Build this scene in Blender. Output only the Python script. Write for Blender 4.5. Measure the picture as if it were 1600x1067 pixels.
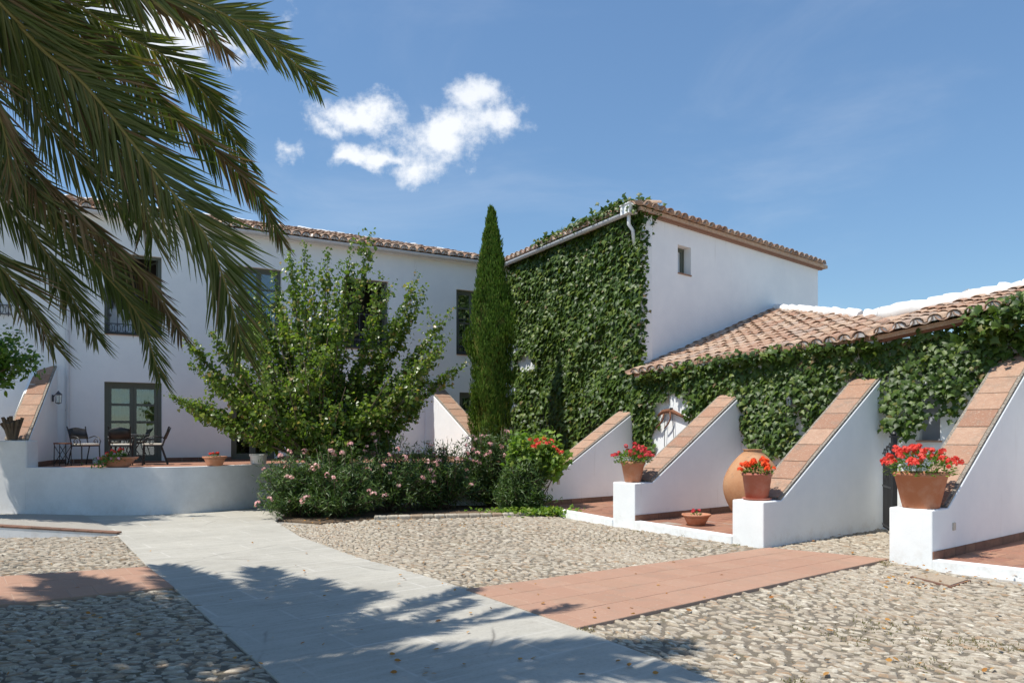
import bpy, math, random
import numpy as np
from mathutils import Vector, Matrix
random.seed(7); rng = np.random.default_rng(7)
sc = bpy.context.scene
for o in list(bpy.data.objects): bpy.data.objects.remove(o)
col = sc.collection
R = math.radians
# ------------------------------------------------------------------ camera
EYE = 1.7; FPX = 1200.0; HZ = 675.0
cam = bpy.data.objects.new('camera', bpy.data.cameras.new('camera')); col.objects.link(cam); sc.camera = cam
cam.location = (0, 0, EYE); cam.rotation_euler = (R(90), 0, 0)
cam.data.sensor_width = 36; cam.data.lens = 27.0; cam.data.shift_y = (HZ-533.5)/1600; cam.data.clip_end = 3000
# ------------------------------------------------------------------ sky and sun
SUN_EL = R(62); SUN_AZ = math.atan2(-0.905, -0.425)
w = bpy.data.worlds.new("World"); sc.world = w; w.use_nodes = True
nt = w.node_tree; nt.nodes.clear()
def wn(t, **k):
    n = nt.nodes.new(t)
    for a, b in k.items(): setattr(n, a, b)
    return n
def mth(op, a, b=None, c=None):
    n = wn('ShaderNodeMath', operation=op)
    for i, v in enumerate((a, b, c)):
        if v is None: continue
        if isinstance(v, (int, float)): n.inputs[i].default_value = v
        else: nt.links.new(v, n.inputs[i])
    return n.outputs[0]
sky = wn('ShaderNodeTexSky', sky_type='NISHITA'); sky.sun_disc = False
sky.sun_elevation = SUN_EL; sky.sun_rotation = SUN_AZ; sky.air_density = 1.0; sky.dust_density = 0.35; sky.ozone_density = 1.0; sky.altitude = 400
tc = wn('ShaderNodeTexCoord'); sp = wn('ShaderNodeSeparateXYZ'); nt.links.new(tc.outputs['Generated'], sp.inputs[0])
dy = mth('MAXIMUM', sp.outputs[1], 0.02)
U = mth('DIVIDE', sp.outputs[0], dy); V = mth('DIVIDE', sp.outputs[2], dy)
noi = wn('ShaderNodeTexNoise'); noi.inputs['Scale'].default_value = 15; noi.inputs['Detail'].default_value = 11; noi.inputs['Roughness'].default_value = .66
cmb = wn('ShaderNodeCombineXYZ'); nt.links.new(U, cmb.inputs[0]); nt.links.new(V, cmb.inputs[1]); nt.links.new(cmb.outputs[0], noi.inputs['Vector'])
noiw = wn('ShaderNodeTexNoise'); noiw.inputs['Scale'].default_value = 7; noiw.inputs['Detail'].default_value = 4
nt.links.new(cmb.outputs[0], noiw.inputs['Vector'])
nwv = wn('ShaderNodeTexNoise'); nwv.inputs['Scale'].default_value = 22; nwv.inputs['Detail'].default_value = 5; nt.links.new(cmb.outputs[0], nwv.inputs['Vector'])
swv = wn('ShaderNodeSeparateColor'); nt.links.new(nwv.outputs[1], swv.inputs[0])
U = mth('ADD', U, mth('MULTIPLY', mth('SUBTRACT', swv.outputs[0], .5), .06)); V = mth('ADD', V, mth('MULTIPLY', mth('SUBTRACT', swv.outputs[1], .5), .05))
acc = None
for (px, py, rx, ry, an) in [(556,186,60,30,-8),(505,205,30,17,20),(695,212,92,42,-28),(736,155,40,30,0),(775,192,40,34,0),(655,262,44,36,-20),(600,243,85,20,4),
                             (545,246,36,12,5),(456,233,22,17,0),(255,32,120,75,10),(330,62,80,30,25),(180,-10,90,60,0)]:
    cu = (px-800)/FPX; cv = (HZ-py)/FPX; ca, sa = math.cos(R(-an)), math.sin(R(-an))
    du = mth('SUBTRACT', U, cu); dv = mth('SUBTRACT', V, cv)
    a = mth('ADD', mth('MULTIPLY', du, ca*FPX/rx), mth('MULTIPLY', dv, sa*FPX/rx))
    b = mth('ADD', mth('MULTIPLY', du, -sa*FPX/ry), mth('MULTIPLY', dv, ca*FPX/ry))
    g = mth('SUBTRACT', 1.0, mth('SQRT', mth('ADD', mth('MULTIPLY', a, a), mth('MULTIPLY', b, b))))
    acc = g if acc is None else mth('SMOOTH_MAX', acc, g, .25)
f_ = mth('ADD', acc, mth('MULTIPLY', mth('SUBTRACT', noi.outputs[0], .5), 3.9))
mr = wn('ShaderNodeMapRange', interpolation_type='SMOOTHSTEP'); nt.links.new(f_, mr.inputs[0]); mr.inputs[1].default_value = -.38; mr.inputs[2].default_value = .9
mask = mth('MULTIPLY', mr.outputs[0], mth('GREATER_THAN', sp.outputs[1], .1))
mask = mth('MULTIPLY', mask, mth('ADD', .70, mth('MULTIPLY', noiw.outputs[0], .5))); mask = mth('MINIMUM', mask, .95)
wsp = wn('ShaderNodeTexNoise'); wsp.inputs['Scale'].default_value = 2.2; wsp.inputs['Detail'].default_value = 8; wsp.inputs['Roughness'].default_value = .6; wsp.inputs['Distortion'].default_value = .6
wmp = wn('ShaderNodeMapping'); wmp.inputs['Scale'].default_value = (1, 1, 2.6); nt.links.new(tc.outputs['Generated'], wmp.inputs[0]); nt.links.new(wmp.outputs[0], wsp.inputs['Vector'])
wr = wn('ShaderNodeMapRange', interpolation_type='SMOOTHSTEP'); nt.links.new(wsp.outputs[0], wr.inputs[0]); wr.inputs[1].default_value = .48; wr.inputs[2].default_value = .8; wr.inputs[4].default_value = .15
mask = mth('MAXIMUM', mask, wr.outputs[0])
mix = wn('ShaderNodeMix', data_type='RGBA'); nt.links.new(mask, mix.inputs[0]); tint = wn('ShaderNodeMix', data_type='RGBA', blend_type='MULTIPLY'); tint.inputs[0].default_value = 1; tint.inputs[7].default_value = (.87, 1.03, 1.10, 1)
sps = wn('ShaderNodeSeparateColor'); nt.links.new(sky.outputs[0], sps.inputs[0]); comp = mth('POWER', mth('MULTIPLY', sps.outputs[1], .5), -.32)
cpr = wn('ShaderNodeVectorMath', operation='SCALE'); nt.links.new(sky.outputs[0], cpr.inputs[0]); nt.links.new(comp, cpr.inputs[3]); nt.links.new(cpr.outputs[0], tint.inputs[6])
nt.links.new(tint.outputs[2], mix.inputs[6]); mix.inputs[7].default_value = (6.6, 6.8, 7.1, 1)
bg = wn('ShaderNodeBackground'); bg.inputs[1].default_value = 0.124; nt.links.new(mix.outputs[2], bg.inputs[0])
ow = wn('ShaderNodeOutputWorld'); nt.links.new(bg.outputs[0], ow.inputs[0])
sun = bpy.data.objects.new('sun', bpy.data.lights.new('sun', 'SUN')); col.objects.link(sun)
sun.data.energy = 4.45; sun.data.angle = R(.55); sun.data.color = (1, .95, .87)
sd = Vector((math.sin(SUN_AZ)*math.cos(SUN_EL), math.cos(SUN_AZ)*math.cos(SUN_EL), math.sin(SUN_EL)))
sun.rotation_euler = sd.to_track_quat('Z', 'Y').to_euler(); sun.location = (0, 0, 30)
sc.view_settings.view_transform = 'Standard'; sc.view_settings.look = 'None'; sc.view_settings.exposure = 0.30; sc.view_settings.gamma = 1
sc.render.engine = 'CYCLES'
sc.render.film_transparent = False

# ------------------------------------------------------------------ helpers
def G(x, y, z=0.0):                       # where a sight line meets height z
    d = FPX*(EYE-z)/(y-HZ); return np.array([(x-800)/FPX*d, d, z])
def P(x, y, d): return np.array([(x-800)/FPX*d, d, EYE+(HZ-y)/FPX*d])
def px(p): return 800+FPX*p[0]/p[1], HZ-FPX*(p[2]-EYE)/p[1]
def hit(x, p0, d):                        # (s, point) where the vertical plane of image column x meets a plan line
    k = (x-800)/FPX; s = (k*p0[1]-p0[0])/(d[0]-k*d[1]); return s, (p0[0]+d[0]*s, p0[1]+d[1]*s)
def zat(y, d): return EYE+(HZ-y)/FPX*d
def unit(v): v = np.array(v, float); return v/np.linalg.norm(v)
class MB:
    def __init__(s): s.v = []; s.f = []
    def add(s, vs, fs):
        n = len(s.v); s.v += [tuple(map(float, v)) for v in vs]; s.f += [tuple(i+n for i in f) for f in fs]; return s
    def box(s, c, d, ax=None, ay=None, az=None):
        ax = np.array(ax if ax is not None else (1,0,0), float); ay = np.array(ay if ay is not None else (0,1,0), float)
        az = np.array(az if az is not None else (0,0,1), float); c = np.array(c, float)
        vs = [c+ax*d[0]/2*i+ay*d[1]/2*j+az*d[2]/2*k for k in (-1,1) for j in (-1,1) for i in (-1,1)]
        return s.add(vs, [(0,2,3,1),(4,5,7,6),(0,1,5,4),(2,6,7,3),(0,4,6,2),(1,3,7,5)])
    def prism(s, poly, z0, z1):           # poly: plan points, z0/z1 numbers or lists
        n = len(poly); a = z0 if hasattr(z0, '__len__') else [z0]*n; b = z1 if hasattr(z1, '__len__') else [z1]*n
        ar = sum(poly[i][0]*poly[(i+1)%n][1]-poly[(i+1)%n][0]*poly[i][1] for i in range(n))
        if ar < 0: poly = poly[::-1]; a = list(a)[::-1]; b = list(b)[::-1]
        vs = [(p[0],p[1],a[i]) for i,p in enumerate(poly)]+[(p[0],p[1],b[i]) for i,p in enumerate(poly)]
        return s.add(vs, [tuple(range(n))[::-1], tuple(range(n,2*n))]+[(i,(i+1)%n,n+(i+1)%n,n+i) for i in range(n)])
    def tube(s, pts, r, seg=6, cap=True):
        pts = [np.array(p, float) for p in pts]; n = len(pts); rs = r if hasattr(r, '__len__') else [r]*n; vs = []; fs = []
        up = np.array([0,0,1.]); pv = None
        for i, p in enumerate(pts):
            t = unit(pts[min(i+1,n-1)]-pts[max(i-1,0)]+1e-9)
            if pv is None: a = np.cross(t, up if abs(t[2]) < .9 else (1,0,0)); a = unit(a)
            else: a = pv-t*np.dot(pv, t); a = unit(a)
            pv = a; b = np.cross(t, a)
            for k in range(seg):
                q = 2*math.pi*k/seg; vs.append(p+(a*math.cos(q)+b*math.sin(q))*rs[i])
        for i in range(n-1):
            for k in range(seg): fs.append((i*seg+k, i*seg+(k+1)%seg, (i+1)*seg+(k+1)%seg, (i+1)*seg+k))
        if cap: fs += [tuple(range(seg))[::-1], tuple(range((n-1)*seg, n*seg))]
        return s.add(vs, fs)
    def lathe(s, c, prof, seg=28, sx=1, sy=1):
        vs = []; fs = []; n = len(prof)
        for (r, z) in prof:
            for k in range(seg):
                q = 2*math.pi*k/seg; vs.append((c[0]+r*sx*math.cos(q), c[1]+r*sy*math.sin(q), c[2]+z))
        for i in range(n-1):
            for k in range(seg): fs.append((i*seg+k, i*seg+(k+1)%seg, (i+1)*seg+(k+1)%seg, (i+1)*seg+k))
        fs += [tuple(range(seg))[::-1], tuple(range((n-1)*seg, n*seg))]
        return s.add(vs, fs)
    def build(s, name, mat, parent=None, smooth=False, bevel=0, kind=None):
        me = bpy.data.meshes.new(name); me.from_pydata(s.v, [], s.f); me.update()
        return link(name, me, mat, parent, smooth, bevel, kind)
def link(name, me, mat, parent=None, smooth=False, bevel=0, kind=None):
    if mat and not me.materials: me.materials.append(mat)
    if smooth: me.polygons.foreach_set('use_smooth', [True]*len(me.polygons))
    if smooth == 'auto': me.set_sharp_from_angle(angle=R(28 if 'stone' in name else 50))
    o = bpy.data.objects.new(name, me); col.objects.link(o)
    if parent is not None: setparent(o, parent)
    if bevel:
        m = o.modifiers.new('bevel', 'BEVEL'); m.width = bevel; m.segments = 2; m.limit_method = 'ANGLE'; m.angle_limit = R(40)
    if kind: o['kind'] = kind
    return o
def wmat(o):
    m = Matrix.LocRotScale(o.location, o.rotation_euler, o.scale)
    return wmat(o.parent) @ o.matrix_parent_inverse @ m if o.parent else m
def setparent(o, p):
    o.parent = p; o.matrix_parent_inverse = wmat(p).inverted()
def thing(name, label, cat, loc=(0,0,0), group=None):
    o = bpy.data.objects.new(name, None); col.objects.link(o); o.location = Vector([float(a) for a in loc]); o.empty_display_size = .2
    return tag(o, label, cat, group)
def tag(o, label=None, cat=None, group=None, kind=None):
    if label: o['label'] = label
    if cat: o['category'] = cat
    if group: o['group'] = group
    if kind: o['kind'] = kind
    return o
def dup(o, off, parent=None, rot=0, piv=None):
    c = o.copy(); col.objects.link(c)
    if parent: c.parent = parent
    else:
        c.location = Vector(off); c.rotation_euler = (0, 0, rot)
    for ch in list(o.children): dup(ch, off, c)
    return c
def basis(pos, tip, nrm):
    y = tip/np.linalg.norm(tip, axis=-1, keepdims=True); x = np.cross(y, nrm); x /= np.linalg.norm(x, axis=-1, keepdims=True)+1e-9
    return x, y, np.cross(x, y)
def rawmesh(name, V_, F_):
    me = bpy.data.meshes.new(name); n = len(V_); k = F_.shape[1]; m = len(F_)
    me.vertices.add(n); me.vertices.foreach_set('co', V_.astype(np.float32).ravel())
    me.loops.add(m*k); me.loops.foreach_set('vertex_index', F_.astype(np.int32).ravel())
    me.polygons.add(m); me.polygons.foreach_set('loop_start', np.arange(0, m*k, k, dtype=np.int32)); me.update(calc_edges=True)
    return me
def batch(name, tpl, pos, tip, nrm, scl, mat, parent=None, kind='stuff', smooth=False, single=0, sname='leaf'):
    tv, tf = tpl; tv = np.array(tv, float); tf = np.array(tf)
    scl = np.array(scl, float)
    if scl.ndim == 1: scl = np.repeat(scl[:,None], 3, 1)
    x, y, z = basis(pos, tip, nrm)
    if single:
        size = scl.max(1)/np.maximum(pos[:,1], 1); ix = 800+FPX*pos[:,0]/pos[:,1]; iy = HZ-FPX*(pos[:,2]-EYE)/pos[:,1]
        size = np.where((ix > 0)&(ix < 1600)&(iy > 0)&(iy < 1067)&(pos[:,1] > 0), size, 0)
        order = np.argsort(-size); top = order[:single]; rest = order[single:]
        me = rawmesh(sname, tv, tf); me.materials.append(mat)
        if smooth: me.polygons.foreach_set('use_smooth', [True]*len(me.polygons))
        if smooth == 'auto': me.set_sharp_from_angle(angle=R(28))
        for i in top:
            o = bpy.data.objects.new(sname, me); col.objects.link(o)
            M = Matrix(((x[i,0],y[i,0],z[i,0]),(x[i,1],y[i,1],z[i,1]),(x[i,2],y[i,2],z[i,2])))
            o.rotation_euler = M.to_euler(); o.location = Vector(pos[i]); o.scale = Vector(scl[i])
            if parent is not None: setparent(o, parent)
        pos, x, y, z, scl = pos[rest], x[rest], y[rest], z[rest], scl[rest]
        if len(pos) == 0: return None
    N = len(pos); k = len(tv)
    V_ = pos[:,None,:]+x[:,None,:]*(tv[None,:,0:1]*scl[:,None,0:1])+y[:,None,:]*(tv[None,:,1:2]*scl[:,None,1:2])+z[:,None,:]*(tv[None,:,2:3]*scl[:,None,2:3])
    F_ = (tf[None]+(np.arange(N)*k)[:,None,None]).reshape(-1, tf.shape[1])
    return link(name, rawmesh(name, V_.reshape(-1,3), F_), mat, parent, smooth, 0, kind)
def fan(pts, c):                          # leaf outline -> triangle fan
    v = [c]+[(a, b, h) for a, b, h in pts]; n = len(pts)
    return v, [(0, i+1, (i+1)%n+1) for i in range(n)]
IVY = fan([(0,.06,0),(.26,-.08,-.04),(.30,.16,0),(.60,.26,-.1),(.36,.50,-.02),(.22,.60,-.02),(0,1.0,-.12),(-.22,.60,-.02),(-.36,.50,-.02),(-.60,.26,-.1),(-.30,.16,0),(-.26,-.08,-.04)], (0,.35,.07))
HEART = fan([(0,.06,0),(.34,.0,.05),(.45,.34,.09),(0,1,-.05),(-.45,.34,.09),(-.34,.0,.05)], (0,.35,-.02))
LANCE = ([(0,0,0),(.09,.45,.03),(0,1,-.08),(-.09,.45,.03),(0,.45,-.01)], [(0,1,4),(1,2,4),(2,3,4),(3,0,4)])
OVAL = fan([(0,0,0),(.25,.25,.04),(.27,.6,.03),(0,1,-.05),(-.27,.6,.03),(-.25,.25,.04)], (0,.45,-.02))
PETAL = fan([(math.cos(t*math.pi/5)*(1 if t%2==0 else .55), math.sin(t*math.pi/5)*(1 if t%2==0 else .55), .18 if t%2==0 else 0) for t in range(10)], (0,0,-.12))
def rnd3(n): v = rng.normal(size=(n,3)); return v/np.linalg.norm(v, axis=1, keepdims=True)

# ------------------------------------------------------------------ materials
def mat(name, base, rough=.8, spec=.3, build=None):
    m = bpy.data.materials.new(name); m.use_nodes = True; t = m.node_tree; b = t.nodes['Principled BSDF']
    b.inputs['Base Color'].default_value = (*base, 1); b.inputs['Roughness'].default_value = rough; b.inputs['Specular IOR Level'].default_value = spec
    if build: build(t, b)
    return m
class NT:
    def __init__(s, t): s.t = t
    def n(s, ty, ins=None, **k):
        n = s.t.nodes.new(ty)
        for a, b in k.items(): setattr(n, a, b)
        for a, b in (ins or {}).items():
            if hasattr(b, 'is_output') or isinstance(b, bpy.types.NodeSocket): s.t.links.new(b, n.inputs[a])
            else: n.inputs[a].default_value = b
        return n
    def pos(s): return s.n('ShaderNodeNewGeometry').outputs['Position']
    def obj(s): return s.n('ShaderNodeTexCoord').outputs['Object']
    def noise(s, scale, detail=4, rough=.6, vec=None):
        return s.n('ShaderNodeTexNoise', {'Vector': vec or s.obj(), 'Scale': scale, 'Detail': detail, 'Roughness': rough}).outputs[0]
    def ramp(s, fac, stops):
        r = s.n('ShaderNodeValToRGB', {'Fac': fac}); e = r.color_ramp.elements
        while len(e) < len(stops): e.new(.5)
        for i, (p, c) in enumerate(stops): e[i].position = p; e[i].color = (*c, 1) if len(c) == 3 else c
        return r.outputs[0]
    def mix(s, f, a, b, mode='MIX'):
        n = s.n('ShaderNodeMix', data_type='RGBA', blend_type=mode)
        for i, v in ((0, f), (6, a), (7, b)):
            if isinstance(v, bpy.types.NodeSocket): s.t.links.new(v, n.inputs[i])
            elif i == 0: n.inputs[0].default_value = v
            else: n.inputs[i].default_value = (*v, 1)
        return n.outputs[2]
    def mth(s, op, a, b=0.0): return s.n('ShaderNodeMath', {0: a, 1: b}, operation=op).outputs[0]
    def rand(s):
        g = s.n('ShaderNodeNewGeometry').outputs['Random Per Island']; o = s.n('ShaderNodeObjectInfo').outputs['Random']
        return s.mth('FRACT', s.mth('ADD', g, s.mth('MULTIPLY', o, 7.31)))
    def bump(s, b, h, strength=.3, dist=.02):
        n = s.n('ShaderNodeBump', {'Height': h, 'Strength': strength, 'Distance': dist}); s.t.links.new(n.outputs[0], b.inputs['Normal'])
    def col(s, b, c): s.t.links.new(c, b.inputs['Base Color'])
def plaster(c1, c2, dirt=.25):
    def f(t, b):
        k = NT(t); p = k.pos()
        c = k.mix(k.ramp(k.noise(1.3, 7, .72, p), [(.35,(0,0,0)),(.68,(1,1,1))]), c1, c2)
        c = k.mix(k.ramp(k.noise(7, 7, .8, p), [(.66,(0,0,0)),(.74,(.35,)*3)]), c, (.66,.65,.61))
        st = k.n('ShaderNodeMapping', {'Vector': p, 'Scale': (3.5, 3.5, .35)}).outputs[0]
        c = k.mix(k.ramp(k.noise(1.6, 7, .7, st), [(.60, (0,0,0)), (.85, (dirt,)*3)]), c, (.50,.48,.43))
        sepz = k.n('ShaderNodeSeparateXYZ', {0: p}).outputs[2]
        low = k.n('ShaderNodeMapRange', {0: sepz, 1: .0, 2: .35, 3: 1, 4: 0}).outputs[0]
        spl = k.mth('MULTIPLY', low, k.ramp(k.noise(5, 6, .75, p), [(.48, (0,0,0)), (.75, (.5,.5,.5))]))
        c = k.mix(spl, c, (.48,.41,.33))
        k.col(b, c)
        h = k.mth('ADD', k.noise(5, 5, .6, p), k.mth('MULTIPLY', k.noise(60, 3, .6, p), .18))
        k.bump(b, h, .4, .011)
    return f
WHITE = mat('white_plaster', (.8,.8,.79), .85, .2, plaster((.865,.885,.88), (.80,.825,.83), .4))
WHITE2 = mat('weathered_plaster', (.75,.74,.72), .9, .2, plaster((.78,.78,.765), (.66,.655,.64), .5))
def terracotta(stops, moss=.5, mossc=(.14,.12,.09), sc_=1.0, bs=.5, bloom=.62, bc=(.55,.47,.38)):
    def f(t, b):
        k = NT(t); p = k.pos()
        c = k.ramp(k.rand(), stops)
        c = k.mix(k.ramp(k.noise(14*sc_, 5, .65, p), [(.3, (0,0,0)), (.7, (.55,)*3)]), c, stops[0][1])
        c = k.mix(k.ramp(k.noise(5*sc_, 8, .75, p), [(.5, (0,0,0)), (.72, (moss,)*3)]), c, mossc)
        c = k.mix(k.ramp(k.noise(40*sc_, 4, .7, p), [(bloom, (0,0,0)), (bloom+.13, (.6,)*3)]), c, bc)
        k.col(b, c); k.bump(b, k.noise(45*sc_, 5, .7, p), bs, .006)
    return f
RTILE = mat('roof_clay', (.4,.22,.14), .9, .15, terracotta([(0,(.32,.17,.11)),(.2,(.46,.30,.20)),(.45,(.57,.43,.31)),(.62,(.37,.20,.13)),(.8,(.52,.41,.32)),(1,(.30,.24,.20))], .8, (.20,.17,.14), 1.0, .5, .50, (.56,.48,.40)))
CAPT = mat('cap_clay', (.5,.3,.2), .9, .15, terracotta([(0,(.30,.165,.11)),(.4,(.40,.24,.16)),(.7,(.46,.31,.22)),(1,(.33,.21,.15))], .85, (.22,.18,.14), 1.0, .6, .54, (.52,.42,.33)))
PJOINT = mat('pale_joint', (.42,.30,.23), .95, .1)
PAVE = mat('paving_clay', (.5,.3,.22), .8, .25, terracotta([(0,(.385,.225,.155)),(.4,(.405,.24,.168)),(.7,(.425,.262,.185)),(1,(.39,.24,.165))], .6, (.29,.215,.16), .5, .3, .58, (.48,.345,.26)))
FLOORT = mat('terrace_clay', (.3,.16,.11), .7, .3, terracotta([(0,(.27,.12,.08)),(.4,(.34,.17,.11)),(.7,(.40,.22,.14)),(1,(.24,.13,.09))], .6, (.13,.09,.07)))
CONC_J = None
SKIRT = mat('skirting_clay', (.2,.12,.09), .8, .2, terracotta([(0,(.20,.11,.08)),(.5,(.27,.15,.10)),(1,(.16,.10,.07))], .7, (.07,.055,.045)))
JOINT = mat('mortar_joint', (.36,.31,.26), .95, .1, lambda t, b: NT(t).bump(b, NT(t).noise(80), .5, .005))
POT = mat('pot_clay', (.5,.22,.12), .8, .2, lambda t, b: (lambda k: (k.col(b, k.mix(k.ramp(k.noise(6, 6, .7), [(.45,(0,0,0)),(.8,(.6,)*3)]), (.47,.20,.11), (.58,.40,.31))), k.bump(b, k.noise(30), .2, .004)))(NT(t)))
POTRED = mat('painted_pot_clay', (.42,.15,.10), .6, .3, lambda t, b: (lambda k: (k.col(b, k.mix(k.ramp(k.noise(6, 6, .7), [(.45,(0,0,0)),(.8,(.6,)*3)]), (.42,.145,.095), (.48,.30,.25))), k.bump(b, k.noise(30), .2, .004)))(NT(t)))
def jarf(t, b):
    k = NT(t); c = k.mix(k.ramp(k.noise(2.2, 7, .7), [(.35,(0,0,0)),(.7,(1,1,1))]), (.41,.20,.10), (.52,.30,.165))
    c = k.mix(k.ramp(k.noise(11, 8, .75), [(.55,(0,0,0)),(.66,(.8,)*3)]), c, (.25,.17,.11)); k.col(b, c); k.bump(b, k.noise(16, 6, .7), .5, .012)
JAR = mat('old_jar_clay', (.5,.3,.17), .85, .2, jarf)
def concf(t, b):
    k = NT(t); p = k.pos()
    c = k.mix(k.ramp(k.noise(.55, 8, .7, p), [(.3,(0,0,0)),(.7,(1,1,1))]), (.34,.325,.28), (.485,.462,.40))
    c = k.mix(k.ramp(k.noise(38, 4, .8, p), [(.50,(0,0,0)),(.72,(.6,)*3)]), c, (.27,.25,.215))
    ph = k.n('ShaderNodeMapping', {'Vector': p, 'Rotation': (0,0,R(-38))}).outputs[0]
    br = k.n('ShaderNodeTexBrick', {'Vector': ph, 'Scale': 1.0, 'Mortar Size': .022, 'Mortar Smooth': 1.0, 'Brick Width': 1.1, 'Row Height': .55, 'Color1': (0,0,0,1), 'Color2': (0,0,0,1), 'Mortar': (1,1,1,1)}).outputs[0]
    c = k.mix(k.mth('MULTIPLY', br, k.ramp(k.noise(.8, 6, .7, p), [(.38,(0,0,0)),(.64,(.6,)*3)])), c, (.68,.66,.61))
    c = k.mix(k.ramp(k.noise(2.3, 9, .8, p), [(.52,(0,0,0)),(.72,(.6,)*3)]), c, (.30,.275,.235))
    sm = k.n('ShaderNodeMapping', {'Vector': ph, 'Scale': (.5, 7, 1)}).outputs[0]; c = k.mix(k.ramp(k.noise(1.4, 7, .75, sm), [(.45,(0,0,0)),(.75,(.45,)*3)]), c, (.56,.54,.49))
    vo = k.n('ShaderNodeTexVoronoi', {'Vector': k.n('ShaderNodeMapping', {'Vector': k.mix(.12, p, k.n('ShaderNodeTexNoise', {'Vector': p, 'Scale': 1.6, 'Detail': 6}).outputs[1])}).outputs[0], 'Scale': .42}, feature='DISTANCE_TO_EDGE').outputs[0]
    c = k.mix(k.mth('MULTIPLY', k.ramp(vo, [(0,(1,1,1)),(.006,(0,0,0))]), k.ramp(k.noise(.6, 2, .5, p), [(.5,(0,0,0)),(.6,(.8,)*3)])), c, (.12,.11,.10))
    k.col(b, c); k.bump(b, k.mth('ADD', k.noise(3, 5, .6, p), k.mth('MULTIPLY', k.noise(110, 3, .7, p), .35)), .35, .01)
CONC = mat('concrete', (.55,.53,.48), .88, .2, concf)
def stonef(t, b):
    k = NT(t); p = k.pos()
    c = k.ramp(k.rand(), [(0,(.26,.21,.155)),(.2,(.55,.49,.385)),(.4,(.40,.355,.285)),(.6,(.68,.63,.52)),(.8,(.48,.42,.32)),(.92,(.42,.28,.17)),(1,(.27,.245,.21))])
    c = k.mix(k.ramp(k.noise(22, 6, .75, p), [(.35,(0,0,0)),(.65,(.8,)*3)]), c, (.25,.205,.155))
    c = k.mix(k.ramp(k.noise(1.1, 5, .6, p), [(.45,(0,0,0)),(.75,(.35,)*3)]), c, (.36,.29,.22))
    k.col(b, c); k.bump(b, k.noise(70, 5, .7, p), .5, .006)
STONE = mat('river_stone', (.5,.45,.38), .8, .25, stonef)
def bedf(t, b):
    k = NT(t); p = k.pos()
    c = k.mix(k.noise(30, 7, .8, p), (.12,.10,.075), (.34,.295,.235)); c = k.mix(k.ramp(k.noise(1.6, 6, .7, p), [(.5,(0,0,0)),(.65,(.6,)*3)]), c, (.20,.175,.10))
    k.col(b, c); k.bump(b, k.noise(60, 6, .8, p), .9, .02)
BED = mat('grit_bed', (.3,.25,.2), .95, .1, bedf)
def soilf(t, b):
    k = NT(t); p = k.pos(); k.col(b, k.mix(k.noise(8, 8, .8, p), (.13,.09,.06), (.30,.22,.15))); k.bump(b, k.noise(25, 7, .8, p), 1, .05)
SOIL = mat('dry_soil', (.2,.15,.1), .95, .1, soilf)
def leafm(name, stops, rough=.45, tr=.3, trc=None, spec=.45):
    m = bpy.data.materials.new(name); m.use_nodes = True; t = m.node_tree; b = t.nodes['Principled BSDF']; k = NT(t)
    c = k.ramp(k.rand(), stops); k.col(b, c); b.inputs['Roughness'].default_value = rough; b.inputs['Specular IOR Level'].default_value = spec
    tl = k.n('ShaderNodeBsdfTranslucent'); t.links.new(k.mix(1.0, c, trc or (1.7,1.9,.9), 'MULTIPLY'), tl.inputs[0])
    mx = k.n('ShaderNodeMixShader', {0: tr}); t.links.new(b.outputs[0], mx.inputs[1]); t.links.new(tl.outputs[0], mx.inputs[2])
    t.links.new(mx.outputs[0], t.nodes['Material Output'].inputs[0]); return m
IVYM = leafm('ivy_leaf', [(0,(.032,.066,.010)),(.4,(.052,.098,.013)),(.75,(.082,.140,.018)),(.97,(.15,.20,.028)),(1,(.17,.11,.05))], .48, .25)
TREEM = leafm('tree_leaf', [(0,(.060,.108,.018)),(.45,(.105,.165,.026)),(.8,(.165,.225,.040)),(.93,(.25,.27,.08)),(1,(.36,.22,.11))], .34, .40)
ORANGEM = leafm('citrus_leaf', [(0,(.04,.10,.015)),(.5,(.07,.15,.02)),(1,(.14,.22,.03))], .35, .3)
OLEM = leafm('oleander_leaf', [(0,(.036,.075,.018)),(.5,(.062,.115,.028)),(1,(.12,.18,.045))], .45, .25)
CYPM = leafm('cypress_leaf', [(0,(.040,.088,.010)),(.5,(.078,.150,.016)),(.9,(.13,.215,.026)),(1,(.17,.17,.04))], .7, .15, spec=.2)
PALMM = leafm('palm_leaflet', [(0,(.046,.072,.014)),(.5,(.074,.110,.022)),(.85,(.110,.145,.034)),(1,(.19,.16,.05))], .36, .20, (1.9,1.9,.45), .5)
PALMD = leafm('dead_palm_leaflet', [(0,(.12,.085,.04)),(.5,(.18,.135,.07)),(1,(.27,.22,.14))], .7, .2, (1.3,1,.7), .2)
GERM = leafm('geranium_leaf', [(0,(.06,.13,.02)),(.6,(.10,.19,.03)),(1,(.20,.27,.05))], .6, .3, spec=.2)
GRASS = leafm('weed_leaf', [(0,(.12,.13,.05)),(.5,(.22,.19,.10)),(1,(.34,.27,.16))], .8, .25, spec=.1)
def petalm(n, a, b_): return leafm(n, [(0,a),(1,b_)], .6, .3, (1.2,1,1), .2)
RED = petalm('red_petal', (.72,.045,.03), (.86,.16,.12)); CRIM = petalm('crimson_petal', (.62,.04,.05), (.78,.15,.16))
PINK = petalm('pink_petal', (.80,.42,.40), (.88,.62,.58)); LILAC = petalm('lilac_petal', (.70,.38,.58), (.82,.58,.72)); ORAN = petalm('orange_red_petal', (.85,.07,.02), (.88,.16,.04))
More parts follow.
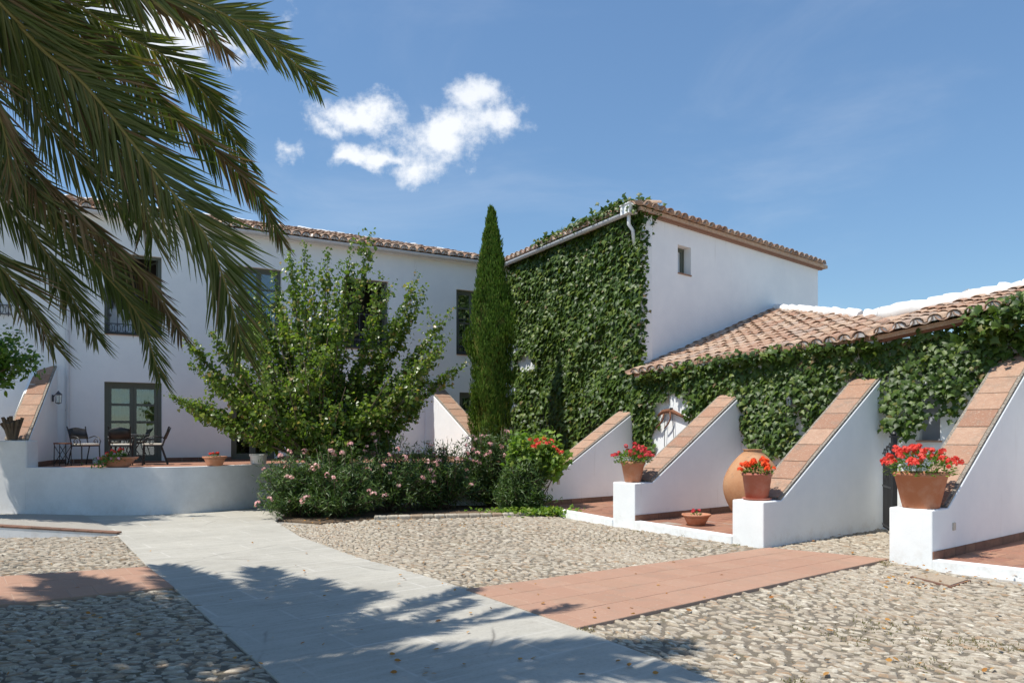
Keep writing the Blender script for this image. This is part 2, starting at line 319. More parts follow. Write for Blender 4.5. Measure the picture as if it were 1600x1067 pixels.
def plain(n, c, r=.6, s=.3, m=0):
    M = mat(n, c, r, s); M.node_tree.nodes['Principled BSDF'].inputs['Metallic'].default_value = m
    k = NT(M.node_tree); k.col(M.node_tree.nodes['Principled BSDF'], k.mix(k.noise(7, 5, .7), tuple(x*.8 for x in c), tuple(min(1, x*1.12) for x in c))); return M
FRAME = plain('olive_paint', (.12,.135,.11), .5); IRON = plain('black_iron', (.018,.018,.019), .45, .5); RECESS = plain('blue_grey_recess_shade', (.36,.39,.44), .7); GREYIRON = plain('grey_iron', (.07,.075,.085), .5)
BARK = mat('bark', (.12,.09,.06), .95, .1, lambda t, b: (lambda k: (k.col(b, k.mix(k.noise(12, 6, .7), (.07,.05,.035), (.19,.15,.11))), k.bump(b, k.noise(30, 5, .7), .8, .02)))(NT(t)))
RACH = mat('frond_stalk', (.2,.2,.05), .5, .4, lambda t, b: (lambda k: k.col(b, k.mix(k.noise(4), (.16,.15,.035), (.26,.22,.07))))(NT(t)))
RACHD = plain('dead_stalk', (.22,.13,.06), .7); WOOD = plain('old_wood', (.21,.095,.055), .8, .2); CLOTH = plain('white_cloth', (.72,.72,.72), .9, .1)
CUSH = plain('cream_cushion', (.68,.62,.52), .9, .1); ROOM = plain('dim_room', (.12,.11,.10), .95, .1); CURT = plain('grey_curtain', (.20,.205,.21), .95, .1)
GUTTER = plain('white_metal', (.62,.64,.66), .5, .4); LICHEN = mat('lichen_mortar', (.3,.28,.24), .95, .1, lambda t, b: (lambda k: (k.col(b, k.mix(k.ramp(k.noise(34, 6, .8, k.pos()), [(.38,(0,0,0)),(.62,(1,1,1))]), (.13,.11,.09), (.46,.41,.34))), k.bump(b, k.noise(50, 6, .8, k.pos()), .9, .02)))(NT(t)))
LIME = mat('limewash', (.8,.79,.77), .9, .2, plaster((.80,.79,.77), (.66,.64,.60), .7)); BRICK = plain('brick_cornice', (.33,.20,.15), .9, .1)
PLATE = plain('plastic_cover', (.55,.51,.42), .6); LIT = leafm('dry_leaf', [(0,(.35,.14,.04)),(.5,(.50,.27,.08)),(1,(.25,.12,.06))], .8, .2, spec=.1)
gm = bpy.data.materials.new('window_glass'); gm.use_nodes = True; t = gm.node_tree; k = NT(t); t.nodes.remove(t.nodes['Principled BSDF'])
gl = k.n('ShaderNodeBsdfGlossy', {'Roughness': .02, 'Color': (.9,.95,1,1)}); tp = k.n('ShaderNodeBsdfTransparent', {'Color': (.75,.80,.78,1)})
fr = k.n('ShaderNodeFresnel', {'IOR': 1.75}); bp = k.n('ShaderNodeBump', {'Height': k.noise(1.5, 2), 'Strength': .12, 'Distance': .05})
t.links.new(bp.outputs[0], gl.inputs['Normal']); mx = k.n('ShaderNodeMixShader', {0: k.mth('ADD', fr.outputs[0], .08)})
t.links.new(tp.outputs[0], mx.inputs[1]); t.links.new(gl.outputs[0], mx.inputs[2]); t.links.new(mx.outputs[0], t.nodes['Material Output'].inputs[0]); GLASS = gm

GRAVEL = mat('pale_gravel', (.42,.39,.34), .95, .1, lambda t, b: (lambda k: (k.col(b, k.mix(k.noise(9, 8, .8, k.pos()), (.34,.31,.27), (.52,.49,.43))), k.bump(b, k.noise(40, 6, .8, k.pos()), .8, .03)))(NT(t)))
# ------------------------------------------------------------------ plan of the place
C0 = np.array([3.08, 18.38])                       # near corner of the tall house
dI = unit((-.469, .883)); LI = 7.0                 # its ivy face
dR = unit((.732, .681)); LR = 9.2                  # its right face
E0 = C0+dI*LI
uF = unit((.856, .517)); nF = np.array([uF[1], -uF[0]])   # long facade direction and outward normal
dB = unit((.78, .62)); nB = np.array([-dB[1], dB[0]])     # buttress direction; to its left
TW = .54
FR = {1: np.array([.59,16.6]), 2: G(992,825)[:2], 3: G(1193,857)[:2], 4: G(1457,888)[:2]}
WE = {1: hit(1003,FR[1],dB)[1], 2: hit(1160,FR[2],dB)[1], 3: hit(1380,FR[3],dB)[1], 4: hit(1621,FR[4],dB)[1]}
WALL = [C0]+[np.array(WE[i]) for i in (2,3,4)]; WALL.append(WALL[-1]+unit(WALL[-1]-WALL[-2])*4.5)
TZ = .95                                           # terrace level

# ------------------------------------------------------------------ ground
g = MB().add([(-400,-200,-.03),(400,-200,-.03),(400,900,-.03),(-400,900,-.03)], [(0,1,2,3)]).build('ground', GRAVEL); tag(g, kind='structure')
def inpoly(p, poly):
    x, y = p; c = False; n = len(poly)
    for i in range(n):
        x1, y1 = poly[i][:2]; x2, y2 = poly[i-1][:2]
        if (y1 > y) != (y2 > y) and x < (x2-x1)*(y-y1)/(y2-y1)+x1: c = not c
    return c
def slab(name, poly, z1, m, z0=-.08, kind='structure'):
    return tag(MB().prism([tuple(p[:2]) for p in poly], z0, z1).build(name, m, bevel=.006), kind=kind)
def stone_tpl(seed, seg=8):
    r = np.random.default_rng(seed); v = [(0,0,1.0)]; f = []
    e = r.uniform(1.8, 2.8); jit = r.uniform(.78, 1.14, seg); ph = r.uniform(0, .7)
    for j, (rr, z) in enumerate([(.66,.93),(.94,.50),(1.0,-.5)]):
        for k in range(seg):
            a = 2*math.pi*k/seg+ph; cx, sy = math.cos(a), math.sin(a)
            q = (abs(cx)**e+abs(sy)**e)**(-1/e)
            v.append((cx*q*rr*jit[k], sy*q*rr*jit[k], z*r.uniform(.85, 1.1)))
    for k in range(seg): f.append((0, 1+k, 1+(k+1)%seg))
    for j in range(2):
        for k in range(seg):
            a = 1+j*seg+k; b = 1+j*seg+(k+1)%seg; f += [(a, a+seg, b+seg), (a, b+seg, b)]
    return v, f
STONES = [stone_tpl(s) for s in range(7)]
def sn(x, y, s=1.0): return math.sin(x*1.3*s+1.7*math.sin(y*.9*s+.5))+math.sin(y*1.7*s+1.3*math.sin(x*1.1*s+2))
def cobbles(label_, poly, ang, avoid=(), swirl=.35, single=300, size=1.0):
    poly = [tuple(p[:2]) for p in poly]
    bed = slab('cobbled_ground', poly, 0.0, BED)
    xs = [p[0] for p in poly]; ys = [p[1] for p in poly]; cx, cy = sum(xs)/len(xs), sum(ys)/len(ys)
    rad = max(math.hypot(x-cx, y-cy) for x, y in poly); out = []
    y = -rad; ca, sa = math.cos(ang), math.sin(ang)
    while y < rad:
        rw = random.uniform(.036, .062)*size; x = -rad+random.uniform(0,.1)
        while x < rad:
            L = (random.uniform(.11, .22) if random.random() < .75 else random.uniform(.06,.10))*size
            ux = x+L/2; fw_ = lambda q: .34*swirl*sn(q*.8, y*.8+cx)*.7; uy = y+fw_(ux); da = math.atan((fw_(ux+.02)-fw_(ux-.02))/.04)
            wx = cx+ux*ca-uy*sa; wy = cy+ux*sa+uy*ca
            if wy > 2.2 and -.80*wy-1.6 < wx < .80*wy+1.6 and inpoly((wx, wy), poly) and not any(inpoly((wx, wy), a) for a in avoid) and random.random() > .02:
                out.append((wx, wy, L*.5*random.uniform(.84,1.0), rw*.5*random.uniform(.90,1.25), ang+da+random.gauss(0,.12)))
            x += L*1.0+.004
        y += rw
    A = np.array(out); vi = rng.integers(0, len(STONES), len(A))
    q = single/len(A)
    for k_ in range(len(STONES)):
        B = A[vi == k_]; n = len(B)
        pos = np.stack([B[:,0], B[:,1], rng.uniform(-.013, -.004, n)], 1); th = B[:,4]
        tip = np.stack([-np.sin(th), np.cos(th), rng.normal(0,.06,n)], 1); nr = np.stack([rng.normal(0,.10,n), rng.normal(0,.10,n), np.ones(n)], 1)
        o = batch('cobblestones', STONES[k_], pos, tip, nr, np.stack([B[:,2], B[:,3], rng.uniform(.017,.030,n)], 1), STONE, bed, 'stuff', 'auto', int(single/len(STONES)), 'cobblestone')
        if o: yield_.append(o)
    # the leftover stones of one bed are one object
    if len(yield_) > 1: join(yield_)
    yield_.clear(); return bed
yield_ = []
def join(obs):
    vs, fs, n = [], [], 0
    for o in obs:
        me = o.data; a = np.empty(len(me.vertices)*3, np.float32); me.vertices.foreach_get('co', a); b = np.empty(len(me.loops), np.int32); me.loops.foreach_get('vertex_index', b)
        vs.append(a.reshape(-1,3)); fs.append(b.reshape(-1,3)+n); n += len(me.vertices)
    me = rawmesh('cobblestones', np.concatenate(vs), np.concatenate(fs)); me.materials.append(obs[0].data.materials[0]); me.polygons.foreach_set('use_smooth', [True]*len(me.polygons)); me.set_sharp_from_angle(angle=R(28))
    obs[0].data = me
    for o in obs[1:]: bpy.data.objects.remove(o)
g2 = lambda L: [G(a, b)[:2] for a, b in L]
roadR = g2([(410,797),(430,815),(470,840),(560,872),(650,897),(740,925),(905,985),(1120,1067)]); roadL = g2([(182,836),(232,888),(272,920),(435,1067)])
roadR.append(roadR[-1]+(roadR[-1]-roadR[-2])*1.4); roadL.append(roadL[-1]+(roadL[-1]-roadL[-2])*.55)
road = [np.array([-9.4,15.75]), np.array([-8.6,16.0]), np.array([-5.2,18.2]), np.array([-4.9,17.6])]+roadR[1:]+roadL[::-1]
tag(MB().prism([tuple(p) for p in road], -.08, .018).build('concrete_drive', CONC, bevel=.008), kind='structure')
def quadmap(q, u, v): q = [np.array(p, float) for p in q]; return (q[0]*(1-u)+q[1]*u)*(1-v)+(q[3]*(1-u)+q[2]*u)*v
def tiled(name, q, nu, nv, gap, z, m, bond=.5, parent=None, thick=.02, bed=True, joint=JOINT, tname='paving_tile', jit=.003):
    if parent is None:
        parent = tag(MB().prism([tuple(p[:2]) for p in q], -.08, z-.0035).build(name, joint), kind='structure')
    Lu = np.linalg.norm(np.array(q[1])-np.array(q[0])); Lv = np.linalg.norm(np.array(q[3])-np.array(q[0])); gu = gap/Lu/2; gv = gap/Lv/2
    for j in range(nv):
        off = (bond*(j % 2))/nu; e = [0]+[k/nu+off for k in range(0 if off else 1, nu)]+[1]
        for a, b in zip(e[:-1], e[1:]):
            if b-a < .12/nu: continue
            pp = [quadmap(q, a+gu, j/nv+gv), quadmap(q, b-gu, j/nv+gv), quadmap(q, b-gu, (j+1)/nv-gv), quadmap(q, a+gu, (j+1)/nv-gv)]
            zz = z+random.uniform(-jit,jit)
            MB().prism([tuple(p) for p in pp], z-thick, [zz+random.uniform(-jit,jit)*.5 for _ in range(4)]).build(tname, m, parent, bevel=.003)
    return parent
qR = g2([(728,924),(1202,858),(1389,876),(903,985)])
tiled('paved_path', qR, 14, 4, .009, .030, PAVE, joint=PJOINT, jit=.001)
qL = g2([(-120,912),(231,888),(271,920),(-120,962)]); tiled('paved_path', qL, 9, 3, .009, .030, PAVE, joint=PJOINT, jit=.001)
midp = [G(440,819), G(475,842), G(560,873), G(650,898), G(728,924), G(1200,858), G(1146,850), G(992,828), G(868,808), G(760,807), G(600,811), G(500,820)]
cobbles('mid', midp, R(-38), swirl=1.3)
frp = [G(905,985), G(1389,877), G(1460,892), G(1640,922)]+[np.array([7.6,8.1]), np.array([7.6,2.2]), np.array([2.4,2.2]), G(1120,1067)]
cobbles('front', frp, R(-48), swirl=.8, size=1.08, single=300)
lf = [G(-110,843), G(182,838), G(232,888), G(-120,912)]; cobbles('left far', lf, R(2), single=300)
ln = [G(-120,962), G(271,920), G(435,1067), np.array([-1.3,3.2]), np.array([-1.0,2.2]), np.array([-5,2.2]), np.array([-6.2,7.])]; cobbles('left near', ln, R(4), size=1.1)
psg = [FR[3]+dB*.02, FR[4]+nB*TW, np.array(WE[4])+nB*TW, np.array(WE[3])]; cobbles('passage', psg, R(-45), single=150)
slab('planting_bed', [G(430,812), G(500,817), G(600,811), G(760,806), G(868,806), np.array([1.9,19.]), np.array([-5.3,18.6])], .01, SOIL)
# low stone edging in front of the shrubs
ed = thing('stone_edging', 'low rough stone edging along the foot of the oleander bed', 'edging', G(690,807))
a0, a1 = G(585,812), G(838,806)
for k in range(14):
    p = a0+(a1-a0)*(k+.5)/14; MB().box((p[0],p[1],.035), (.26*random.uniform(.8,.98), .16, .10), unit(a1-a0), np.array([-unit(a1-a0)[1],unit(a1-a0)[0],0])).build('edging_stone', STONE, ed, bevel=.03)
# raised step on the left
st = thing('low_step', 'low white step edged with brown bricks left of the concrete drive', 'step', G(100,838))
fl, frr = G(-110,841)[:2], G(183,837)[:2]; bl = np.array([-12.5,15.5]); br_ = np.array([-8.7,15.6])
MB().prism([tuple(fl), tuple(frr), tuple(br_), tuple(bl)], -.05, [.24,.03,.01,.08]).build('plastered_riser', WHITE2, st)
MB().prism([tuple(fl+[0,.02]), tuple(frr+[0,.03]), tuple(br_), tuple(bl)], 0, [.265,.05,.022,.095]).build('paving', GRAVEL, st)
for k in range(13):
    u0, u1 = k/13, (k+1)/13; p = fl+(frr-fl)*(u0+.001); q_ = fl+(frr-fl)*(u1-.001)
    z0 = .245*(1-u0)+.03*u0; z1 = .245*(1-u1)+.03*u1
    MB().prism([(p[0],p[1]-.008),(q_[0],q_[1]-.008),(q_[0],q_[1]+.16),(p[0],p[1]+.16)], [z0,z1,z1,z0], [z0+.028,z1+.028,z1+.028,z0+.028]).build('brick', SKIRT, st, bevel=.005)
# drain cover
mh = thing('inspection_cover', 'square stone drain cover set into the cobbles by the right kerb', 'drain cover', G(1470,908))
mq = [G(1422,903), G(1452,897), G(1517,909), G(1487,919)]
MB().prism([tuple(p[:2]) for p in mq], -.02, .022).build('rim', SKIRT, mh)
cq = sum(mq)/4; MB().prism([tuple((cq+(p-cq)*.9)[:2]) for p in mq], 0, .032).build('lid', STONE, mh, bevel=.004)

# ------------------------------------------------------------------ buttresses
def buttress(label, Fr, Fl, Wr, Wl, zb, hb, lb, ht, ncap, skirt=None, cover=None, group=None, z_base=0.0):
    t_ = thing('buttress', label, 'buttress', (*Fr, z_base), group)
    Fr, Fl, Wr, Wl = [np.array(p, float) for p in (Fr, Fl, Wr, Wl)]; L = np.linalg.norm(Wr-Fr); d = (Wr-Fr)/L; dl = (Wl-Fl)/np.linalg.norm(Wl-Fl)
    prof = [(0,zb),(0,hb),(lb,hb),(L,ht),(L,zb)]; n = 5
    vs = [(*(Fr+d*s), z) for s, z in prof]+[(*(Fl+dl*s*np.linalg.norm(Wl-Fl)/L), z) for s, z in prof]
    MB().add(vs, [(0,1,2,3,4),(9,8,7,6,5)]+[(i,5+i,5+(i+1)%5,(i+1)%5) for i in range(5)]).build('wall', WHITE, t_, bevel=.018)
    sl = np.array([*(d*(L-lb)), ht-hb]); Ls = np.linalg.norm(sl); sl /= Ls; side = unit(np.array([*(Fl-Fr), 0])); nn = unit(np.cross(sl, side)); nn = nn if nn[2] > 0 else -nn
    w0 = np.linalg.norm(Fl-Fr)
    o = np.array([*(Fr+d*lb), hb]); off = .035
    for k_ in range(ncap):
        a, b = k_*Ls/ncap+.009, (k_+1)*Ls/ncap-.009; c = o+sl*(a+b)/2+side*(w0/2+random.uniform(-.006,.006))+nn*(.022+random.uniform(0,.006))
        hw = .5
        for h_ in (0,):
            MB().box(c, (b-a, w0-.115+random.uniform(-.014,.014), .045), sl, side, nn).build('cap_tile', CAPT, t_, bevel=.008)
    # rough mortar line along the cap
    MB().box(o+sl*Ls/2+side*w0/2+nn*.007, (Ls, w0-.03, .058), sl, side, nn).build('cap_mortar', LICHEN, t_)
    if skirt:
        nrm = -side[:2]; m_ = int(L/.30)
        for k_ in range(m_):
            p = Fr+d*((k_+.5)*L/m_+.0)+nrm*.008
            MB().box((*p, skirt+.055), (L/m_-.006, .02, .11), np.array([*d,0]), np.array([*nrm,0])).build('skirting_tile', SKIRT, t_, bevel=.003)
    if cover is not None:
        p = Fr+d*cover[0]-side[:2]*.006; MB().box((*p, cover[1]), (.075,.02,.10), np.array([*d,0]), side).build('outlet_cover', PLATE, t_, bevel=.004)
    return t_
grp = 'white buttresses along the right wing'
def Bq(i, hy, ty, tx, ncap, label, skirt=None, cover=None, lb=.47):
    Fr = FR[i]; hb = zat(hy, Fr[1]); W_ = np.array(WE[i])
    return buttress(label, Fr, Fr+nB*TW, W_+dB*.15, W_+dB*.15+nB*TW, -.05, hb, lb, zat(ty, W_[1])+.06, ncap, skirt, cover, grp), hb
Bq(1, 745, 633, 1003, 9, 'farthest white buttress, its foot behind the vine with red flowers', .10, (.55,.60))
_, hb2 = Bq(2, 755, 614, 1152, 9, 'white buttress with red geraniums in front of the ivy gap with the wooden yoke', .12)
_, hb3 = Bq(3, 784, 586, 1370, 8, 'white buttress beside the large clay jar, left of the iron gate', None)
_, hb4 = Bq(4, 797, 549, 1600, 9, 'nearest white buttress at the right edge of the yard', .10, (.62,.48))
# bay floors and kerbs
def bay(i, j, z, label, nu, nv, right=None):
    A = FR[i]; B = (FR[j]+nB*TW) if right is None else right[0]; A2 = np.array(WE[i]); B2 = np.array(WE[j])+nB*TW if right is None else right[1]
    dk = unit(B-A); nk = np.array([dk[1], -dk[0]])
    if np.dot(nk, dB) > 0: nk = -nk
    tiled('terrace_floor', [A-nk*.12, B-nk*.12, B2, A2], nu, nv, .010, z, FLOORT, thick=.03)
    kb = MB().prism([tuple(A+nk*.015), tuple(B+nk*.015), tuple(B-nk*.13), tuple(A-nk*.13)], -.05, z+.012).build('kerb', WHITE, bevel=.012); tag(kb, label, 'kerb', 'white kerbs between the buttresses'); return kb
bay(1, 2, .10, 'white kerb between the two farthest buttresses, ending at the vine', 7, 9)
bay(2, 3, .12, 'white kerb in front of the bay with the large clay jar', 6, 9)
rA = FR[4]+unit(FR[4]-FR[3])*3.2
bay(4, 4, .10, 'white kerb right of the nearest buttress', 8, 9, (rA, np.array(WE[4])+unit(FR[4]-FR[3])*3.2))

# ------------------------------------------------------------------ walls with real openings
def facade(name, o, d, L, z0, z1, ops, th, m, parent, back=True):
    """o plan origin, d plan direction, outward normal to the right of d; ops: (s0,s1,za,zb)"""
    d = np.array(d); n = np.array([d[1], -d[0]]); S = sorted({0, L, *[q for p in ops for q in p[:2]]}); Z = sorted({z0, z1, *[q for p in ops for q in p[2:4]]})
    mb = MB(); pt = lambda s, z, k: (*(np.array(o)+d*s-n*k), z)
    isop = lambda s, z: any(p[0]-1e-6 < s < p[1]+1e-6 and p[2]-1e-6 < z < p[3]+1e-6 for p in ops)
    for a, b in zip(S[:-1], S[1:]):
        for c, e in zip(Z[:-1], Z[1:]):
            if isop((a+b)/2, (c+e)/2): continue
            mb.add([pt(a,c,0), pt(b,c,0), pt(b,e,0), pt(a,e,0)], [(0,1,2,3)]); mb.add([pt(a,c,th), pt(b,c,th), pt(b,e,th), pt(a,e,th)], [(3,2,1,0)])
    for p in ops:
        a, b, c, e = p[:4]
        mb.add([pt(a,c,0), pt(a,e,0), pt(a,e,th), pt(a,c,th)], [(0,1,2,3)]); mb.add([pt(b,c,0), pt(b,c,th), pt(b,e,th), pt(b,e,0)], [(0,1,2,3)])
        mb.add([pt(a,e,0), pt(b,e,0), pt(b,e,th), pt(a,e,th)], [(0,1,2,3)]); mb.add([pt(a,c,0), pt(a,c,th), pt(b,c,th), pt(b,c,0)], [(0,1,2,3)])
    for (s, q) in ((0,1),(L,-1)): mb.add([pt(s,z0,0), pt(s,z0,th), pt(s,z1,th), pt(s,z1,0)], [(0,1,2,3)])
    mb.add([pt(0,z1,0), pt(L,z1,0), pt(L,z1,th), pt(0,z1,th)], [(0,1,2,3)])
    return mb.build(name, m, parent)
def window(parent, o, d, s0, s1, za, zb, dep=.16, cols=2, rows=4, fw=.075, curtain=None, open_=False, label=None, name='window', sash=.06):
    d = np.array(d); n = np.array([d[1], -d[0]]); ax = np.array([*d,0]); ay = np.array([*n,0]); P3 = lambda s, z, k=dep: np.array([*(np.array(o)+d*s-n*k), z])
    mb = MB(); H = zb-za; W = s1-s0; bx = lambda s, z, w_, h_, k=dep, t_=.06: mb.box(P3(s, z, k), (w_, t_, h_), ax, ay)
    bx(s0+fw/2, za+H/2, fw, H); bx(s1-fw/2, za+H/2, fw, H); bx((s0+s1)/2, zb-fw/2, W-2*fw, fw); bx((s0+s1)/2, za+fw/2, W-2*fw, fw)
    if not open_:
        cw = (W-2*fw)/cols
        for c in range(cols):
            a = s0+fw+c*cw; b = a+cw
            bx(a+sash/2+.002, za+H/2, sash, H-2*fw, dep+.012, .05); bx(b-sash/2-.002, za+H/2, sash, H-2*fw, dep+.012, .05)
            for r in range(rows+1): bx((a+b)/2, za+fw+sash/2+(H-2*fw-sash)*r/rows, cw-2*sash-.006, sash*(.8 if 0 < r < rows else 1), dep+.014, .045)
    wo = mb.build(name, FRAME, parent, bevel=.004)
    if label: wo['label'] = label
    if not open_:
        for c in range(cols):
            for r in range(rows):
                a = s0+fw+c*cw+sash; zc = za+fw+sash/2+(H-2*fw-sash)*(r+.5)/rows
                MB().box(P3(a+(cw-2*sash)/2, zc, dep+.02), (cw-2*sash, .006, (H-2*fw-sash)/rows-sash*.8), ax, ay).build('pane', GLASS, wo)
    else:
        for q, sg in ((s0+fw, 1), (s1-fw, -1)):   # leaves folded inwards
            lf_ = MB(); cw = (W-2*fw)/2; dd = unit(np.array([*( -n*1.0+d*sg*.25), 0]))
            nn_ = np.cross(dd, (0,0,1))
            c0 = P3(q, za+H/2, dep+.05)
            for kk in (.03, cw-.03): lf_.box(c0+dd*kk, (.055,.04,H-2*fw), dd, nn_)
            for r in range(rows+1): lf_.box(c0+dd*cw/2+np.array([0,0,-H/2+fw+.03+(H-2*fw-.06)*r/rows]), (cw-.11,.035,.045), dd, nn_)
            lf_.build('casement', FRAME, wo)
    if curtain is not None:
        v = []; f = []; N_ = 28
        for i in range(N_+1):
            s = s0+.1+(W-.2)*i/N_; kk = dep+.16+.03*math.sin(i*1.9)
            v += [P3(s, za+.05, kk), P3(s, za+H*curtain, kk)]
        for i in range(N_): f.append((2*i, 2*i+2, 2*i+3, 2*i+1))
        MB().add(v, f).build('curtain', CURT, wo, smooth=True)
    return wo
def railing(parent, o, d, s0, s1, za, zt, n_, k=.03, scroll=True, m=GREYIRON, r=.009):
    d = np.array(d); nn_ = np.array([d[1], -d[0]]); pt = lambda s, z: (*(np.array(o)+d*s-nn_*k), z); mb = MB()
    for z in (za+.05, zt)+((za+.26,) if scroll else ()): mb.box(pt((s0+s1)/2, z), (s1-s0, .02, .022), np.array([*d,0]), np.array([*nn_,0]))
    for i in range(n_):
        s = s0+(s1-s0)*(i+.5)/n_; mb.tube([pt(s, za), pt(s, zt)], r, 6)
        mb.lathe(pt(s, za+(zt-za)*.62), [(.002,-.03),(.02,-.012),(.02,.012),(.002,.03)], 6)
        if scroll:
            for sg in (-1, 1):
                w_ = (s1-s0)/n_*.42; pts = [pt(s+sg*w_*(.5+.5*math.cos(q))*.9, za+.155+.085*math.sin(q)) for q in np.linspace(-2.6, 2.6, 11)]
                mb.tube(pts, .007, 4)
    return mb.build('railing', m, parent)
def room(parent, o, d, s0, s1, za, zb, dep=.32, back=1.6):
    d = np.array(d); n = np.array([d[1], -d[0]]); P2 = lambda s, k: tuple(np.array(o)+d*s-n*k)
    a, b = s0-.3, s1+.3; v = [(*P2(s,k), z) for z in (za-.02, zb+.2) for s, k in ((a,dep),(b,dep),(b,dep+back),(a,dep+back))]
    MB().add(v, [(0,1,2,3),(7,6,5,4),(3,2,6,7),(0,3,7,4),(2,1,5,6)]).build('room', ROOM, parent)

# ------------------------------------------------------------------ long two storey house on the left
O = E0-uF*20; facs = lambda x: hit(x, O, uF)[0]
house = thing('house', 'long two storey white house with olive windows behind the terrace', 'house', (*O, 0))
zw0, zw1, zd1 = 4.08, 6.1, 2.93; EV = 7.02
wins = [(facs(163), facs(253), zw0, zw1), (facs(372), facs(440), zw0, zw1), (facs(537), facs(607), zw0, zw1), (facs(713), facs(765), zw0, zw1)]
doors = [(facs(163), facs(253), TZ+.02, zd1), (facs(361), facs(430), TZ+.02, zd1), (facs(545), facs(610), TZ+.02, zd1), (facs(718), facs(768), TZ+.02, zd1)]
facade('wall', O, uF, 20, 0, EV, wins+doors, .34, WHITE, house)
for i, (a, b, c, e) in enumerate(wins):
    op = i in (0, 2)
    window(house, O, uF, a, b, c, e, rows=4, open_=op, curtain=None, dep=.14)
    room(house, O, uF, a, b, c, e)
    railing(house, O, uF, a+.02, b-.02, c+.02, c+1.02 if i != 3 else e-.9, 7 if i != 3 else 6, k=.05)
    MB().box((*(O+uF*(a+b)/2+nF*-.08), c+.008), (b-a-.01, .22, .02), np.array([*uF,0]), np.array([*nF,0])).build('window_sill', CAPT, house)
for i, (a, b, c, e) in enumerate(doors):
    window(house, O, uF, a, b, c, e, rows=4, curtain=.97, dep=.13, fw=.085, name='door', sash=.075)
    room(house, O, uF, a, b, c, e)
    MB().box((*(O+uF*(a+b)/2+nF*.03), c-.005), (b-a+.1, .30, .03), np.array([*uF,0]), np.array([*nF,0])).build('door_step', FLOORT, house, bevel=.004)
railing(house, O, uF, facs(-60), facs(20), 4.35, 5.15, 6, k=-.06)
# side walls close the volume
MB().box((*(O-nF*5.2), EV/2), (.3,9.7,EV), np.array([*uF,0]), np.array([*nF,0])).build('wall', WHITE, house)
MB().box((*(O+uF*10.15-nF*10), EV/2), (20.6,.3,EV), np.array([*uF,0]), np.array([*nF,0])).build('wall', WHITE, house)
for k_ in range(int(20/.4)):
    p = O+uF*(.2+k_*.4)+nF*.009
    MB().box((*p, TZ+.055), (.394,.016,.10), np.array([*uF,0]), np.array([*nF,0])).build('skirting_tile', SKIRT, house) if not any(a-.1 < .2+k_*.4 < b+.1 for a, b, _, _ in doors) and k_ > 6 else None
# barrel tile roofs
def tile_tpl(L=.46, r0=.095, r1=.125, seg=6, th=.014, flip=False):
    v = []; f = []
    for (y, r) in ((0, r1), (L, r0)):
        for rr in (r, r-th):
            for k_ in range(seg+1):
                a = math.pi*k_/seg; v.append((rr*math.cos(a), y, (rr*math.sin(a))*(.85)))
    n = seg+1
    for k_ in range(seg):
        o0, i0, o1, i1 = k_, n+k_, 2*n+k_, 3*n+k_
        for q in ((o0,o0+1,o1+1,o1), (i0+1,i0,i1,i1+1), (o0+1,o0,i0,i0+1)): f += [(q[0],q[1],q[2]),(q[0],q[2],q[3])]
    v = np.array(v)
    if flip: v[:,2] = -v[:,2]; v[:,1] = v[:,1]; f = [t_[::-1] for t_ in f]
    return v.tolist(), f
COVER = tile_tpl(); CHAN = tile_tpl(flip=True)
def tile_roof(parent, A, up, along, n_cols, pitch_w, rowlen, vmax, single=300, over=.12, plug=True, vmin=lambda s: 0, sc_=1.0, jit=.012):
    """A eave start 3D; along/up unit 3D vectors"""
    A = np.array(A); along = unit(along); up = unit(up); nn_ = np.cross(along, up); nn_ = nn_ if nn_[2] > 0 else -nn_
    pc, ph = [], []; plugs = MB(); pr = MB()
    for i in range(n_cols):
        s = (i+.5)*pitch_w; m_ = vmax(s); r = 0; v0 = vmin(s)
        while v0+r*rowlen < m_-.1:
            p = A+along*s+up*(v0+r*rowlen-over)
            pc.append(p+nn_*(.035+.012)+along*random.gauss(0,jit)+nn_*random.gauss(0,jit*.4)); ph.append(p-along*pitch_w/2+nn_*.115-up*.02+along*random.gauss(0,jit*.5)); r += 1
        if plug:
            p = A+along*s+up*(-over+.012)+nn_*.035; q = [p+along*.098*sc_*math.cos(a)+nn_*.082*sc_*math.sin(a) for a in np.linspace(0, math.pi, 8)]
            q2 = [x+up*.16 for x in q]; plugs.add(q+q2, [tuple(range(8)), tuple(range(15,7,-1))]+[(k_,(k_+1)%8,8+(k_+1)%8,8+k_) for k_ in range(8)])
    pc, ph = np.array(pc), np.array(ph); tip = lambda a: np.repeat(unit(up+nn_*-.02)[None], len(a), 0); nr = lambda a: np.repeat(nn_[None], len(a), 0)
    for pts, tp_, nm in ((pc, COVER, 'roof_tile'), (ph, CHAN, 'channel_tile')):
        sg = single if nm == 'roof_tile' else min(single, 80)
        batch(nm+'s', tp_, pts, tip(pts)+rng.normal(0,.012,(len(pts),3)), nr(pts)+rng.normal(0,.03,(len(pts),3)), np.repeat(np.array([[sc_*pitch_w/.27, rowlen/.40, 1.0]]), len(pts), 0), RTILE, parent, 'stuff', False, min(sg, len(pts)), nm)
    if plug: plugs.build('tile_mortar', LIME, parent)
pit = R(16.3); nb3 = np.array([*(-nF),0]); upH = unit(nb3*math.cos(pit)+np.array([0,0,math.sin(pit)]))
eo = .22
roofA = np.array([*(O+nF*eo), EV+.02])
s_hip = facs(618)
hipd = lambda s: 4.4 if s < s_hip else max(.5, 4.4-(s-s_hip)*.80)
v = [roofA, roofA+np.array([*uF,0])*20.3, roofA+np.array([*uF,0])*20.3+upH*.7, roofA+np.array([*uF,0])*s_hip+upH*4.4, roofA+upH*4.4]
v2 = [x-np.array([0,0,.1]) for x in v]
